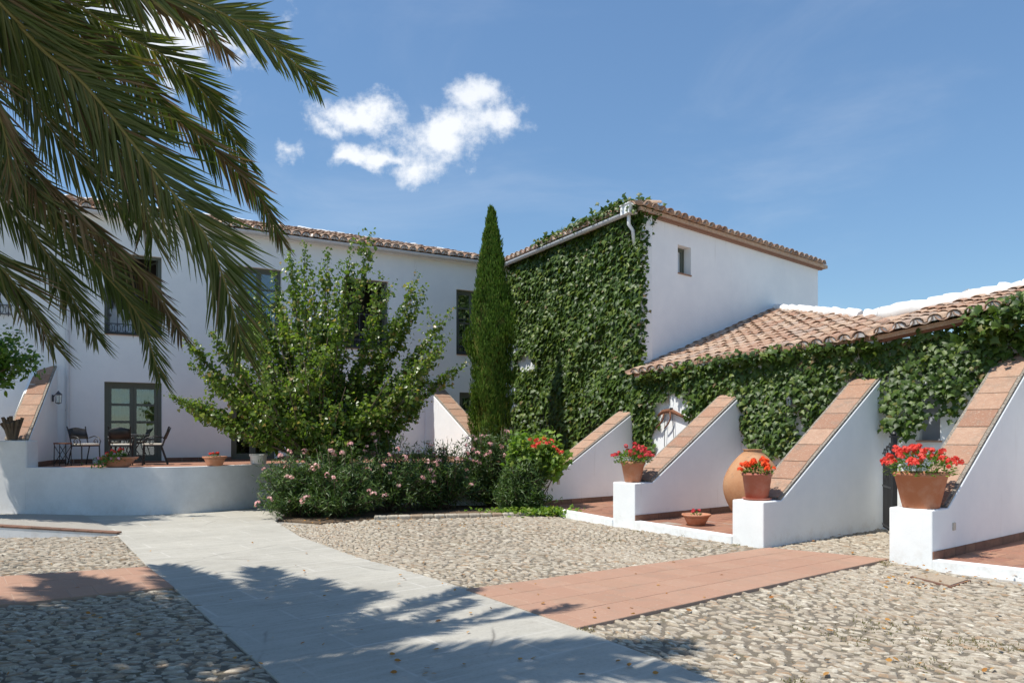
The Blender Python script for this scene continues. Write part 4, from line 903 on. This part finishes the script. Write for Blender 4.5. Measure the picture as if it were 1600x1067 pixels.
def shrub(label, c, rx, ry, h, n_stems, n_leaf, fl, flm=PINK, size=.15, cat='shrub', group=None, m=OLEM, tpl=LANCE):
    t_ = thing('oleander_shrub', label, cat, (c[0],c[1],0), group); tips_ = []
    for _ in range(n_stems):
        a_ = rng.uniform(0,6.283); q = rng.uniform(0,1)**.5; zz = h*(1-.80*q**2.6)*rng.uniform(.72,1.06)
        tips_.append(np.array([c[0]+rx*q*math.cos(a_), c[1]+ry*q*math.sin(a_), zz]))
    ls = branchy(t_, (c[0],c[1],.02), tips_, .014, 1, 'stem')
    sg = [(l[j], l[j+1]) for l in ls for j in range(2,8)]+shoots(ls, 3, .3, np.array([0,0,.5]), .2)
    leaves_on(sg, n_leaf, size, m, t_, tpl, .06, droop=-.25)
    vis = [t2 for t2 in tips_ if t2[1] < c[1]+ry*.25]; random.shuffle(vis)
    flowers(t_, [v_+np.array([0,-.04,.03]) for v_ in vis[:fl]], .055, .030, flm)
    return t_
og = 'oleander shrubs in the planting bed'
def gp(x, y): return G(x, y)
for (x, by, rx, ry, h, fl, lab) in [(462,807,1.0,.8,1.25,18,'leftmost pink oleander beside the concrete drive'),(530,808,1.0,.85,1.45,16,'pink oleander under the broadleaf tree, nearest the drive edge'),
        (612,800,1.05,.85,1.7,20,'full pink oleander under the right side of the broadleaf tree'),(690,796,1.0,.85,1.55,18,'pink oleander between the broadleaf tree and the tall vine')]:
    p = gp(x, by); shrub(lab, p, rx, ry, h, 90, 6800, fl, group=og)
p = gp(770, 791); shrub('tall oleander with pale flowers below the cypress', p, 1.0, .8, 1.85, 130, 11500, 40, group=og)
p = gp(738, 788); shrub('narrow oleander half hidden left of the tall one', p, .5, .5, 1.3, 60, 3000, 8, group=og)
vine = thing('creeper_plant', 'bright leafy creeper with red flowers spilling over the foot of the farthest buttress', 'creeper', G(845,800))
vb = G(845,800)
tips_ = [vb+np.array([rng.uniform(-.55,.50), rng.uniform(-.35,.4), rng.uniform(1.05,1.65)]) for _ in range(50)]
lv = branchy(vine, vb+[-.32,0,0], tips_, .014, 1, 'stem'); leaves_on([(l[j],l[j+1]) for l in lv for j in range(6,8)]+shoots(lv,3,.22,np.array([.1,0,.0]),.78), 2300, .14, leafm('creeper_leaf', [(0,(.09,.17,.02)),(.5,(.14,.24,.03)),(1,(.26,.33,.05))], .5, .35), vine, IVY, .08)
flowers(vine, [P(x, y, vb[1]-.5+rng.uniform(-.1,.1)) for x, y in [(828,686),(838,688),(845,692),(856,692),(866,698),(877,706),(850,685),(862,689),(840,694),(834,697),(870,703)]], .05, .034, RED)
shrub('dark oleander foliage at the foot of the red flowered creeper', G(818,802), .55, .45, 1.35, 110, 9000, 0, group=og)
gc = thing('ground_creeper', 'low bright green creeper on the ground at the left end of the kerb', 'ground plant', G(846,806))
N_ = 900; cc = G(830,805); pos = cc+np.stack([rng.normal(0,.42,N_), rng.normal(-.02,.16,N_), rng.uniform(.02,.16,N_)],1)
batch('leaves', IVY, pos, rnd3(N_), np.array([0,0,1.])+rng.normal(0,.4,(N_,3)), .08*rng.uniform(.6,1.2,N_), bpy.data.materials['creeper_leaf'], gc)

# ------------------------------------------------------------------ palm
CR = np.array([-5.35, 3.9, 6.0])
palm = thing('palm_tree', 'large date palm whose drooping fronds hang in from the upper left', 'palm', (CR[0],CR[1],0))
MB().tube([(CR[0]-.15,CR[1]-.1,0),(CR[0]-.1,CR[1],2),(CR[0],CR[1],4.2),tuple(CR-[0,0,.1])], [.38,.30,.28,.34], 14).build('trunk', BARK, palm, smooth=True)
mb = MB()
for i in range(26):
    for j in range(9):
        a = j*.698+i*.35; z = .15+i*.21; c = np.array([CR[0]-.1+.30*math.cos(a), CR[1]+.30*math.sin(a), z]); o_ = np.array([math.cos(a),math.sin(a),.7])
        mb.box(c, (.16,.10,.10), unit(np.cross(o_,(0,0,1))), unit(o_), unit(np.cross(unit(np.cross(o_,(0,0,1))), unit(o_))))
mb.build('leaf_scars', BARK, palm, kind='stuff')
def resample(pts, n):
    pts = np.array(pts, float); q = np.vstack([2*pts[0]-pts[1], pts, 2*pts[-1]-pts[-2]]); out = []
    for i in range(1, len(q)-2):
        for t_ in np.linspace(0,1,12,endpoint=False):
            a,b,c,d = q[i-1],q[i],q[i+1],q[i+2]; out.append(.5*((2*b)+(-a+c)*t_+(2*a-5*b+4*c-d)*t_**2+(-a+3*b-3*c+d)*t_**3))
    out.append(pts[-1]); out = np.array(out); s = np.concatenate([[0], np.cumsum(np.linalg.norm(np.diff(out,axis=0),axis=1))]); u = np.linspace(0, s[-1], n)
    return np.stack([np.interp(u, s, out[:,k_]) for k_ in range(3)], 1), s[-1]
LEAFLET = ([(0,0,0),(.5,.12,.25),(-.5,.12,.25),(.48,.5,.2),(-.48,.5,.2),(.3,.8,.05),(-.3,.8,.05),(0,1,0),(0,.12,0),(0,.5,-.05),(0,.8,-.1)],
           [(0,1,8),(0,8,2),(1,3,9),(1,9,8),(8,9,4),(8,4,2),(3,5,10),(3,10,9),(9,10,6),(9,6,4),(5,7,10),(10,7,6)])
budget = [300]
def frond(pts, ll=.55, dens=62, dead=0.0, single=0, start=.12, droop=.12, wid=.022, pn=(0,0,1)):
    line, Lg = resample(pts, 60); rd = MB(); rd.tube(line, list(np.linspace(.026,.005,60)), 6)
    fo = rd.build('frond', RACHD if dead > .6 else RACH, palm, smooth=True)
    if dead > .6: fo['label'] = 'dry brown frond'
    n_ = int(Lg*dens*(1-start)); pos_, tip_, nr_, sc_ = [], [], [], []
    T = np.gradient(line, axis=0); T /= np.linalg.norm(T,axis=1,keepdims=True)
    for sg in (-1, 1):
        for k_ in range(n_):
            u = start+(1-start)*(k_+random.random()*.6)/n_; f = u*59; i = min(int(f), 58); p = line[i]*(1-(f-i))+line[i+1]*(f-i); t_ = T[i]
            side = unit(np.cross(t_, pn)+1e-6); nn_ = np.cross(side, t_); nn_ = nn_ if nn_[2] > 0 else -nn_
            ang = R(64)*(1-u)+R(26)*u+random.gauss(0,.09); l = ll*(.55+.45*math.sin(min(1,(u-start)/(1-start)*1.25+.18)*math.pi*.62))*(1 if u < .85 else 1-(u-.85)*2.6)*random.uniform(.85,1.08)
            vee = random.choice((.18,.42,.02)) if dead < .6 else random.uniform(-.4,.2)
            d_ = t_*math.cos(ang)+side*sg*math.sin(ang)*math.cos(vee)+nn_*math.sin(vee)*math.sin(ang)+np.array([0,0,-1])*(droop+random.uniform(-.08,.15+dead*.5))
            pos_.append(p); tip_.append(d_); nr_.append(np.cross(d_, side*sg)*sg*-1+nn_*.8+np.array([random.gauss(0,.3) for _ in range(3)])); sc_.append((wid*random.uniform(.8,1.1)*(1 if u<.9 else .7), l, .02))
    A = [np.array(q) for q in (pos_, tip_, nr_, sc_)]
    rmask = rng.uniform(0,1,len(A[0])) < dead
    if (~rmask).any(): batch('leaflets', LEAFLET, *[q[~rmask] for q in A], PALMM, fo, single=single if dead < .6 else 0, sname='leaflet')
    if rmask.any(): batch('dry_leaflets', LEAFLET, *[q[rmask] for q in A], PALMD, fo)
def vf(lst, z0, z1, **k_):
    n = len(lst); pts = [CR+rng.normal(0,.06,3)]
    p0 = P(*lst[0], z0); mid_ = (CR+p0)/2; mid_[2] = max(CR[2], p0[2])*.6+mid_[2]*.4+.12; pts.append(mid_)
    for i, (x, y) in enumerate(lst): pts.append(P(x, y, z0+(z1-z0)*i/(n-1)))
    k_['droop'] = k_.get('droop', .2)*.55; frond(pts, pn=(.25,.95,.30), **k_)
vf([(0,5),(60,55),(130,140),(185,230),(222,305),(238,372)], 5.2, 6.2, ll=.62, dens=58, dead=.15, single=180, droop=.22)
vf([(-20,215),(73,323),(161,425),(219,498),(250,590)], 5.6, 7.0, ll=.42, dens=58, droop=.25)
vf([(-110,300),(0,416),(44,477),(84,540)], 5.6, 6.6, ll=.55, dens=58, dead=.25, droop=.22)
vf([(-60,230),(22,323),(80,407),(120,478),(150,528)], 5.8, 6.9, ll=.50, dens=58, droop=.25)
vf([(10,210),(84,297),(161,370),(219,425),(256,477),(284,522)], 5.6, 6.9, ll=.36, dens=52, dead=.75, droop=.25)
vf([(90,20),(184,92),(243,154),(295,197),(361,259),(403,305),(440,375)], 5.6, 7.0, ll=.36, dens=56, dead=.45, droop=.4)
vf([(20,-40),(115,5),(184,50),(262,92),(328,158),(385,255)], 5.8, 7.4, ll=.42, dens=60, droop=.3)
vf([(30,40),(130,130),(240,265),(318,363),(351,440),(368,500),(378,545)], 5.3, 6.3, ll=.64, dens=56, dead=.08, single=120, droop=.18)
vf([(180,-30),(272,-8),(345,20),(410,60),(459,98),(496,136)], 5.6, 6.4, ll=.38, dens=62, droop=.10)
vf([(130,-60),(236,-12),(295,25),(355,82)], 5.6, 6.3, ll=.30, dens=56, dead=.9, droop=.2)
vf([(-90,40),(-30,110),(5,200),(18,285)], 5.0, 5.5, ll=.38, dens=45, dead=.35, droop=.5)
vf([(-60,0),(20,100),(82,205),(148,275),(205,345)], 5.9, 7.0, ll=.55, dens=58, droop=.28)
vf([(-80,-20),(30,10),(100,60),(160,130)], 6.0, 7.0, ll=.45, dens=50, droop=.25)
# fronds on the sides of the crown outside the picture
for k_ in range(26):
    a = R(95+k_*360/26*.72*1.0+7) if k_ < 20 else R(random.uniform(-55,-10)); el = random.uniform(-.15,.75); Lf = random.uniform(3.4,4.2); dh = np.array([math.cos(a), math.sin(a), 0])
    pts = [CR+dh*Lf*q*math.cos(el*.7)*(1-.12*q)+np.array([0,0,Lf*(math.sin(el)*q-(.55+.25*(1-el))*q*q)]) for q in (0,.2,.45,.7,.9,1.0)]
    if any(p[1] > .5 and -.72 < p[0]/p[1] and (p[2]-EYE)/p[1] < .6 for p in pts): continue
    frond(pts, ll=.55, dens=34, wid=.045)
# fronds reaching right above the frame, they shade the foreground
for (ax, ay, Lf, el) in [(1,.05,4.3,.55),(.95,-.25,4.2,.35),(.8,-.6,4.2,.3),(.97,.2,4.4,.75),(.75,-.2,3.9,.8),(1,-.45,4.5,.5),(.5,-.85,4.0,.35),(-.25,1,4.3,.5),(.0,1,4.0,.8),(-.6,.8,4.2,.5),(-.45,.9,4.2,.25),(.12,1,3.6,1.0),(-.6,.8,5.4,.6),(-.38,.95,5.3,.6),(-.8,.6,5.2,.55),(-.22,1,5.0,.8),(-.7,.7,4.6,.2),(-.5,.9,4.8,.9),(-.9,.45,4.6,.7)]:
    dh = unit((ax,ay,0)); pts = [CR+dh*Lf*q*math.cos(el*.7)+np.array([0,0,Lf*(math.sin(el)*q-.62*q*q)]) for q in (0,.2,.45,.7,.9,1.0)]
    if any(p[1] > .3 and -.66 < p[0]/p[1] and (p[2]-EYE)/p[1] < .60 for p in pts): print('visible frond skipped', ax, ay); continue
    frond(pts, ll=.60, dens=42, wid=.045)

# ------------------------------------------------------------------ pots
def leaves_ball(parent, c, r, n_, size, m, tpl=HEART, sx=(1,1,1)):
    q = rnd3(n_)*rng.uniform(.3,1,(n_,1))**.4*r*np.array(sx); q[:,2] = np.abs(q[:,2])
    batch('foliage', tpl, np.array(c)+q, q+rnd3(n_)*r*.5, q/r+np.array([0,0,1.2])+rnd3(n_)*.4, size*rng.uniform(.6,1.2,n_), m, parent)
def potted(label, c, prof, m, pr, lr, nleaf, fl, flm, group, saucer=False, sx=(1,1,1), seg=30):
    t_ = thing('flower_pot', label, 'flower pot', c, group)
    c = np.array(c, float); top = prof[-1][1]
    inner_ = [(prof[-1][0]-.02, top), (prof[-1][0]-.03, top-.05), (.01, top-.055)]
    MB().lathe(c, prof+inner_, seg, sx[0], sx[1]).build('pot', m, t_, smooth=False, bevel=0)
    for p in t_.children[0].data.polygons: p.use_smooth = abs(p.normal.z) < .9
    MB().lathe(c+[0,0,top-.055], [(.001,0),(prof[-1][0]-.03,0),(prof[-1][0]-.035,.012),(.001,.012)], seg, sx[0], sx[1]).build('soil', SOIL, t_)
    if nleaf: leaves_ball(t_, c+[0,0,top-.03], lr, nleaf, .055 if lr > .12 else .04, GERM, OVAL, (sx[0],sx[1],.75))
    if fl:
        st_ = MB(); pts = []
        for _ in range(fl):
            a = rng.uniform(0,6.283); q = rng.uniform(.15,1)**.6; p = c+[math.cos(a)*lr*sx[0]*1.12*q, math.sin(a)*lr*sx[1]*1.12*q, top+lr*.9*(1-.7*q*q)*rng.uniform(.7,1.15)]; pts.append(p)
            st_.tube([c+[math.cos(a)*lr*.3,math.sin(a)*lr*.3,top-.04], (c+[0,0,top]+p)/2, p], .0016, 4)
        st_.build('stem', GERM, t_); flowers(t_, pts, .040 if lr > .12 else .024, .025 if lr > .12 else .018, flm, 14)
    return t_
def rimpot(r0, r1, h, rim=.018, rh=.05): return [(r0,0),(r0*1.0+(r1-r0)*(1-rh/h)*.93,h-rh),(r1,h-rh+.004),(r1+rim*.3,h-rh*.4),(r1,h)]
pg = 'clay pots of red geraniums on the buttress ends'
c4 = FR[4]+nB*TW*.45+dB*.24; d4 = c4[1]; w4 = 84/FPX*d4/2
c4p = np.array([*c4, hb4+.004]); hh4 = 55/FPX*d4
potted('large clay pot of red geraniums on the nearest buttress end', c4p, rimpot(w4*.62, w4*.95, hh4), POT, .2, w4*1.22, 620, 62, RED, pg)
c3 = FR[3]+nB*TW*.5+dB*.24; w3 = 46/FPX*c3[1]/2; hh3 = 40/FPX*c3[1]
p3 = potted('reddish clay pot of orange-red geraniums in front of the big jar', np.array([*c3, hb3+.022]), rimpot(w3*.74, w3*1.0, hh3), POTRED, .2, w3*1.05, 330, 26, ORAN, pg)
MB().lathe((*c3, hb3+.003), [(w3*.78,0),(w3*.95,.012),(w3*.98,.03),(w3*.9,.03),(.01,.018)], 26).build('saucer', POTRED, p3)
c2 = FR[2]+nB*TW*.5+dB*.24; w2 = 38/FPX*c2[1]/2; hh2 = 32/FPX*c2[1]
potted('clay pot of trailing red geraniums on the second farthest buttress', np.array([*c2, hb2+.004]), rimpot(w2*.66, w2*1.0, hh2), POT, .2, w2*1.5, 520, 36, CRIM, pg)
bw = lambda r, h: [(r*.55,0),(r*.62,.01),(r*.92,h*.8),(r*1.04,h*.86),(r*1.04,h)]
cbw = G(1088,820,.12); potted('shallow clay bowl with a small red flower on the terrace floor', cbw, bw(.235,.19), POT, .2, .085, 60, 5, CRIM, None)
cr_ = P(334,725,16.9); cr_[2] = TZ+.032
def onwall(x): 
    i = np.argmin([abs(px((*p,0))[0]-x) for p in fine]); return fine[i]
q_ = onwall(334); potted('small clay bowl with red flowers on the terrace wall', np.array([q_[0], q_[1]+.17, TZ+.033]), bw(.245,.20), POT, .2, .11, 70, 9, RED, None)
q_ = onwall(182); pl = potted('wide clay planter with pink and lilac flowers on the terrace wall', np.array([q_[0], q_[1]+.2, TZ+.033]), [(.20,0),(.24,.012),(.36,.17),(.42,.19),(.42,.21)], POT, .2, .20, 200, 5, RED, None, sx=(1,.5,1))
flowers(pl, [P(x, y, q_[1]+.0) for x, y in [(153,716),(158,722),(164,712),(172,716),(178,710),(161,726),(150,724),(185,716)]], .03, .020, LILAC)
vine_line(pl, [P(150,728,q_[1]-.03), P(170,714,q_[1]), P(190,716,q_[1]+.1)], 260, (.07,.06,.035), .06, GERM, .3, OVAL, 'trailing_leaves')
q_ = onwall(402); wp = thing('flower_pot', 'pale stone pot half hidden behind the tree on the terrace wall', 'pot', (q_[0],q_[1]+.2,TZ+.033)); MB().lathe((q_[0],q_[1]+.2,TZ+.033), [(.15,0),(.17,.02),(.18,.16),(.20,.18),(.20,.22),(.16,.22),(.15,.16),(.01,.16)], 20).build('pot', LIME, wp, smooth=True)
q_ = P(645,712,20.5); q_[2] = TZ+.001
# big jar
jc = P(1176,800,13.15); jc[2] = .122; jz = zat(702, 13.15)-.12; jr = 45/FPX*13.15
jar = thing('clay_jar', 'huge egg shaped old clay jar standing behind the reddish geranium pot', 'jar', jc)
pf = []
for u in np.linspace(0, 1, 18):
    r_ = jr*(.32+.68*math.sin(min(u/.52,1)*math.pi/2)**.9) if u < .52 else jr*(.30+.70*math.cos((u-.52)/.48*math.pi/2)**.85)
    pf.append((r_, u*jz*.97))
MB().lathe(jc, pf+[(jr*.31,jz*.985),(jr*.34,jz),(jr*.26,jz),(jr*.24,jz*.95),(.02,jz*.94)], 40).build('body', JAR, jar, smooth=True)

# ------------------------------------------------------------------ yoke on the wall
wy = hit(1045, WALL[0], unit(WALL[1]-WALL[0])); dw = unit(WALL[1]-WALL[0]); nw_ = np.array([dw[1],-dw[0]]); nw_ = nw_ if nw_[1] < 0 else -nw_
yk = thing('wooden_yoke', 'old reddish wooden yoke hung on the white wall in the gap of the ivy', 'yoke', (*wy[1], zat(650, wy[1][1])))
def wp_(x, y, k_=.07):
    s_, q = hit(x, WALL[0]+nw_*k_, dw); return np.array([*q, zat(y, q[1])])
MB().tube([wp_(1029,649), wp_(1036,643), wp_(1048,641), wp_(1060,647), wp_(1075,654)], [.03,.045,.05,.04,.028], 8).build('beam', WOOD, yk, smooth=True)
for L_ in ([(1037,646),(1036,655),(1030,664),(1024,669)], [(1047,643),(1048,653),(1044,662),(1038,669)]):
    MB().tube([wp_(x, y, .10) for x, y in L_], [.022,.02,.017,.013], 7).build('bow', WOOD, yk, smooth=True)
MB().tube([wp_(1039,648,.09), wp_(1038,698,.05)], .008, 5).build('strap', IRON, yk); MB().tube([wp_(1050,646,.09), wp_(1053,686,.05)], .008, 5).build('strap', IRON, yk)
MB().box(wp_(1049,640,.08), (.06,.06,.09), np.array([*dw,0]), np.array([*nw_,0])).build('knob', IRON, yk, bevel=.01)

# ------------------------------------------------------------------ iron gate
gd = 12.1; gt = thing('iron_gate', 'black wrought iron gate with scrolls standing open behind the nearest pot', 'gate', P(1397,848,gd))
gx = P(1397,848,gd); gx[2] = 0; gdir = unit(np.array([.28,.96,0])); ztop = zat(683, gd)
mb = MB(); mb.box(gx+[0,0,ztop/2], (.07,.07,ztop)); mb.box(gx+[0,0,ztop+.01], (.11,.11,.03)); mb.lathe(gx+[0,0,ztop+.025], [(.03,0),(.045,.03),(.03,.06),(.004,.075)], 10); mb.build('post', IRON, gt)
mb = MB()
for z in (.15,.8,ztop-.28): mb.box(gx+gdir*.50+[0,0,z], (.95,.02,.03), gdir, np.cross((0,0,1),gdir))
mb.build('rail', IRON, gt)
for k_ in range(8):
    q = gx+gdir*(.10+.115*k_); MB().tube([q+[0,0,.1], q+[0,0,ztop-.20-.03*k_]], .010, 6).build('bar', IRON, gt)
mb = MB()
for k_ in range(4):
    q = gx+gdir*(.12+.22*k_)+[0,0,ztop-.12-.05*k_]
    mb.tube([q+gdir*.09*math.cos(a)*(1-a/9)+np.array([0,0,.09*math.sin(a)*(1-a/9)]) for a in np.linspace(0,6.8,18)], .009, 5)
    mb.tube([q+gdir*.06*math.cos(a)*(1-a/9)+np.array([0,0,-.45+.07*math.sin(a)*(1-a/9)]) for a in np.linspace(0,6.8,14)], .008, 5)
mb.build('scroll', IRON, gt)

# ------------------------------------------------------------------ lanterns
def lantern(label, p, n, cat='lantern', m=GREYIRON, s=1.0, parent=None):
    t_ = thing('wall_lantern', label, cat, p); p = np.array(p, float); n3 = np.array([*n,0.]); c = p+n3*.13*s
    mb = MB(); mb.box(p+n3*.012, (.10*s,.02,.16*s), unit(np.cross((0,0,1),n3)), n3); mb.tube([p, p+n3*.07*s+[0,0,.10*s], c+[0,0,.17*s]], .009, 5); mb.build('bracket', m, t_)
    cg = MB(); 
    for a in range(4):
        q = a*math.pi/2+.785; x_, y_ = math.cos(q)*.062*s, math.sin(q)*.062*s; cg.tube([c+[x_,y_,-.12*s], c+[x_*1.2,y_*1.2,.08*s]], .006, 4)
    cg.lathe(c+[0,0,.08*s], [(.09*s,0),(.095*s,.012),(.045*s,.055*s),(.03*s,.065*s),(.012*s,.10*s)], 4); cg.lathe(c+[0,0,-.14*s], [(.02*s,0),(.065*s,.02*s),(.065*s,.03*s)], 4); cg.build('cage', m, t_)
    MB().lathe(c+[0,0,-.11*s], [(.05*s,0),(.062*s,.18*s)], 4).build('glass', GLASS, t_)
yl = WLr+(np.array(P(45,0,yb)[:2])-WLr)*.22; dl_ = unit(WLr-P(45,0,yb)[:2]); nl = np.array([dl_[1],-dl_[0]]); nl = nl if nl[0] > 0 else -nl
pL = np.array([*(yl+nl*.01), 0]); pL[2] = zat(622, pL[1]); lantern('small grey wall lantern on the side of the left end buttress', pL, nl, s=.95)
pl2 = hit(1236, WALL[1]+nW*.3, unit(WALL[2]-WALL[1]))[1]; lantern('glass wall lantern nearly hidden in the ivy between the jar and its buttress', (*pl2, zat(628, pl2[1])), nW, s=.6)

# ------------------------------------------------------------------ terrace furniture
def chair(label, loc, rot, grp_):
    t_ = thing('garden_chair', label, 'chair', (0,0,0), grp_); mb = MB()
    for sx_ in (-1,1):
        for (y0_, y1_) in ((-.20,-.22),(.16,.30)): MB().tube([(sx_*.21,y0_,.43),(sx_*.22,y1_,0)], .013, 6).build('leg', IRON, t_)
        pts = [(sx_*.23,.20,.62),(sx_*.25,.05,.66),(sx_*.25,-.12,.63),(sx_*.24,-.20,.54),(sx_*.23,-.18,.45)]
        arm = MB().tube(pts, .012, 6); arm.tube([(sx_*.24, -.03+.075*math.cos(a)*(1-a/12), .52+.075*math.sin(a)*(1-a/12)) for a in np.linspace(0,7,16)], .009, 5); arm.build('armrest', IRON, t_, smooth=True)
        MB().tube([(sx_*.20,.18,.43),(sx_*.20,.24,.60),(sx_*.21,.30,.80),(sx_*.22,.33,.88)], .013, 6).build('back_post', IRON, t_)
    v_ = []; 
    for j in range(3):
        for i in range(9): u = -1+2*i/8; v_.append((u*.215, .235+.05*j+.05*(1-u*u)-.03, .60+.12*j+.02*(j==2)*math.cos(u*3)))
    f_ = [(j*9+i, j*9+i+1, j*9+i+10, j*9+i+9) for j in range(2) for i in range(8)]
    b_ = MB().add(v_, f_).build('backrest', IRON, t_, smooth=True); md = b_.modifiers.new('solid', 'SOLIDIFY'); md.thickness = .02
    fr_ = MB(); fr_.box((0,-.01,.435), (.44,.42,.02)); fr_.build('seat', IRON, t_, bevel=.004)
    MB().box((0,-.02,.468), (.42,.40,.045)).build('cushion', CUSH, t_, bevel=.02)
    MB().tube([(-.22,-.2,.12),(.22,-.2,.12)], .009, 5).build('stretcher', IRON, t_)
    t_.location = Vector([float(q) for q in loc]); t_.rotation_euler = (0,0,rot); return t_
def tp(x, d): q = P(x, 700, d); q[2] = TZ+.001; return q
cg_ = 'black iron garden chairs on the terrace'
chair('black iron chair with cream cushion nearest the downpipe, facing right', tp(133,17.55), R(62), cg_)
chair('black iron chair with cream cushion seen from behind in front of the door', tp(189,17.2), R(-158), cg_)
chair('black iron chair with cream cushion right of the door centre, facing left', tp(240,17.7), R(-68), cg_)
tb_ = thing('garden_table', 'small round iron garden table between the chairs', 'table', tp(208,17.9)); q = tp(208,17.9)
MB().lathe(q+[0,0,.68], [(.001,0),(.33,0),(.34,.012),(.33,.022),(.001,.022)], 26).build('top', GREYIRON, tb_)
for a in range(3): MB().tube([q+[.28*math.cos(a*2.1),.28*math.sin(a*2.1),0], q+[.06*math.cos(a*2.1),.06*math.sin(a*2.1),.35], q+[.25*math.cos(a*2.1),.25*math.sin(a*2.1),.68]], .011, 6).build('leg', IRON, tb_)
sd_ = thing('side_stand', 'narrow folding iron stand with wooden top beside the left buttress', 'side table', tp(98,17.0)); q = tp(98,17.0)
MB().box(q+[0,0,.50], (.28,.24,.03)).build('top', WOOD, sd_, bevel=.004)
for sx_ in (-1,1):
    for sy_ in (-1,1): MB().tube([q+[sx_*.125,sy_*.10,.49], q+[sx_*.13,sy_*.105,0]], .010, 5).build('leg', IRON, sd_)
for sy_ in (-1,1):
    MB().tube([q+[-.125,sy_*.10,.45], q+[.125,sy_*.10,.05]], .007, 5).build('brace', IRON, sd_); MB().tube([q+[.125,sy_*.11,.45], q+[-.125,sy_*.11,.05]], .007, 5).build('brace', IRON, sd_)
# table with cloth inside the first upper window
a, b, c, e = wins[0]; q = O+uF*(a+(b-a)*.32)-nF*.85
tc_ = thing('dressed_table', 'small table under a white cloth inside the open upper window', 'table', (*q, c)); mb = MB().box((*q, c+.36), (.62,.5,.72), np.array([*uF,0]), np.array([*nF,0])); mb.build('tablecloth', CLOTH, tc_, bevel=.03)
for k_ in (-.12,.12):
    tag(MB().lathe((*(q+uF*k_), c+.722), [(.05,0),(.055,.03),(.04,.14),(.045,.2),(.03,.2)], 12).build('white_vase', CLOTH, smooth=True), 'small white vase, '+('left' if k_ < 0 else 'right')+' of the pair on the cloth covered table', 'vase', 'vases inside the upper window')
# chopped stump on the left pier
sp3 = thing('cut_plant_stump', 'cluster of dry dark cut stems standing on the left pier', 'stump', P(20,688,tw[2][1]+.2))
q = P(20,688,tw[2][1]+.2); q[2] = zp
for k_ in range(17):
    a = rng.uniform(0,6.283); r_ = rng.uniform(.02,.10); b_ = q+[math.cos(a)*r_*.6,math.sin(a)*r_*.6,0]; MB().tube([b_, b_+[math.cos(a)*r_*.7,math.sin(a)*r_*.7,.22], b_+[math.cos(a)*r_*1.6,math.sin(a)*r_*1.6,rng.uniform(.32,.5)]], [.035,.03,.034], 6).build('cut_stem', BARK, sp3)
# ------------------------------------------------------------------ weeds and fallen leaves
pts = []
for (x, y, n_, s_) in [(1380,980,60,.5),(1340,1000,40,.4),(1500,1005,60,.5),(1560,1015,40,.4),(1290,990,20,.5),(1060,850,20,.5),(1090,860,20,.4),(1450,1040,40,.4),(960,846,30,.4),(1230,950,12,.3)]:
    c = G(x, y); pts.append(c+np.stack([rng.normal(0,s_*.35,n_*3), rng.normal(0,s_*.25,n_*3), np.full(n_*3,.004)],1))
for (x, y) in [(1381,880),(995,832),(1150,853),(1075,838),(1130,846),(915,986),(1240,1066),(1385,884)]:
    pts.append(G(x,y)+np.stack([rng.normal(0,.05,45), rng.normal(0,.04,45), np.full(45,.01)],1))
pts = np.concatenate(pts); n_ = len(pts)
tag(batch('weeds', LANCE, pts, np.array([0,0,.8])+rng.normal(0,.6,(n_,3)), rnd3(n_), np.stack([np.full(n_,.05),rng.uniform(.015,.04,n_),np.full(n_,.04)],1), GRASS), 'small dry weeds growing between the cobbles', 'weeds', kind='stuff')
n_ = 260; q = [G(rng.uniform(0,1600), 800+rng.uniform(0,1)**.7*265) for _ in range(170)]+[G(rng.uniform(1380,1600), rng.uniform(880,925)) for _ in range(70)]+[G(rng.uniform(430,860), rng.uniform(808,830)) for _ in range(120)]
q = np.array(q); q[:,2] = .036; n_ = len(q)
tag(batch('fallen_leaves', OVAL, q, rnd3(n_)*[1,1,.15], np.array([0,0,1.])+rng.normal(0,.3,(n_,3)), rng.uniform(.03,.065,n_), LIT), 'scattered dry orange leaves on the paving and cobbles', 'fallen leaves', kind='stuff')
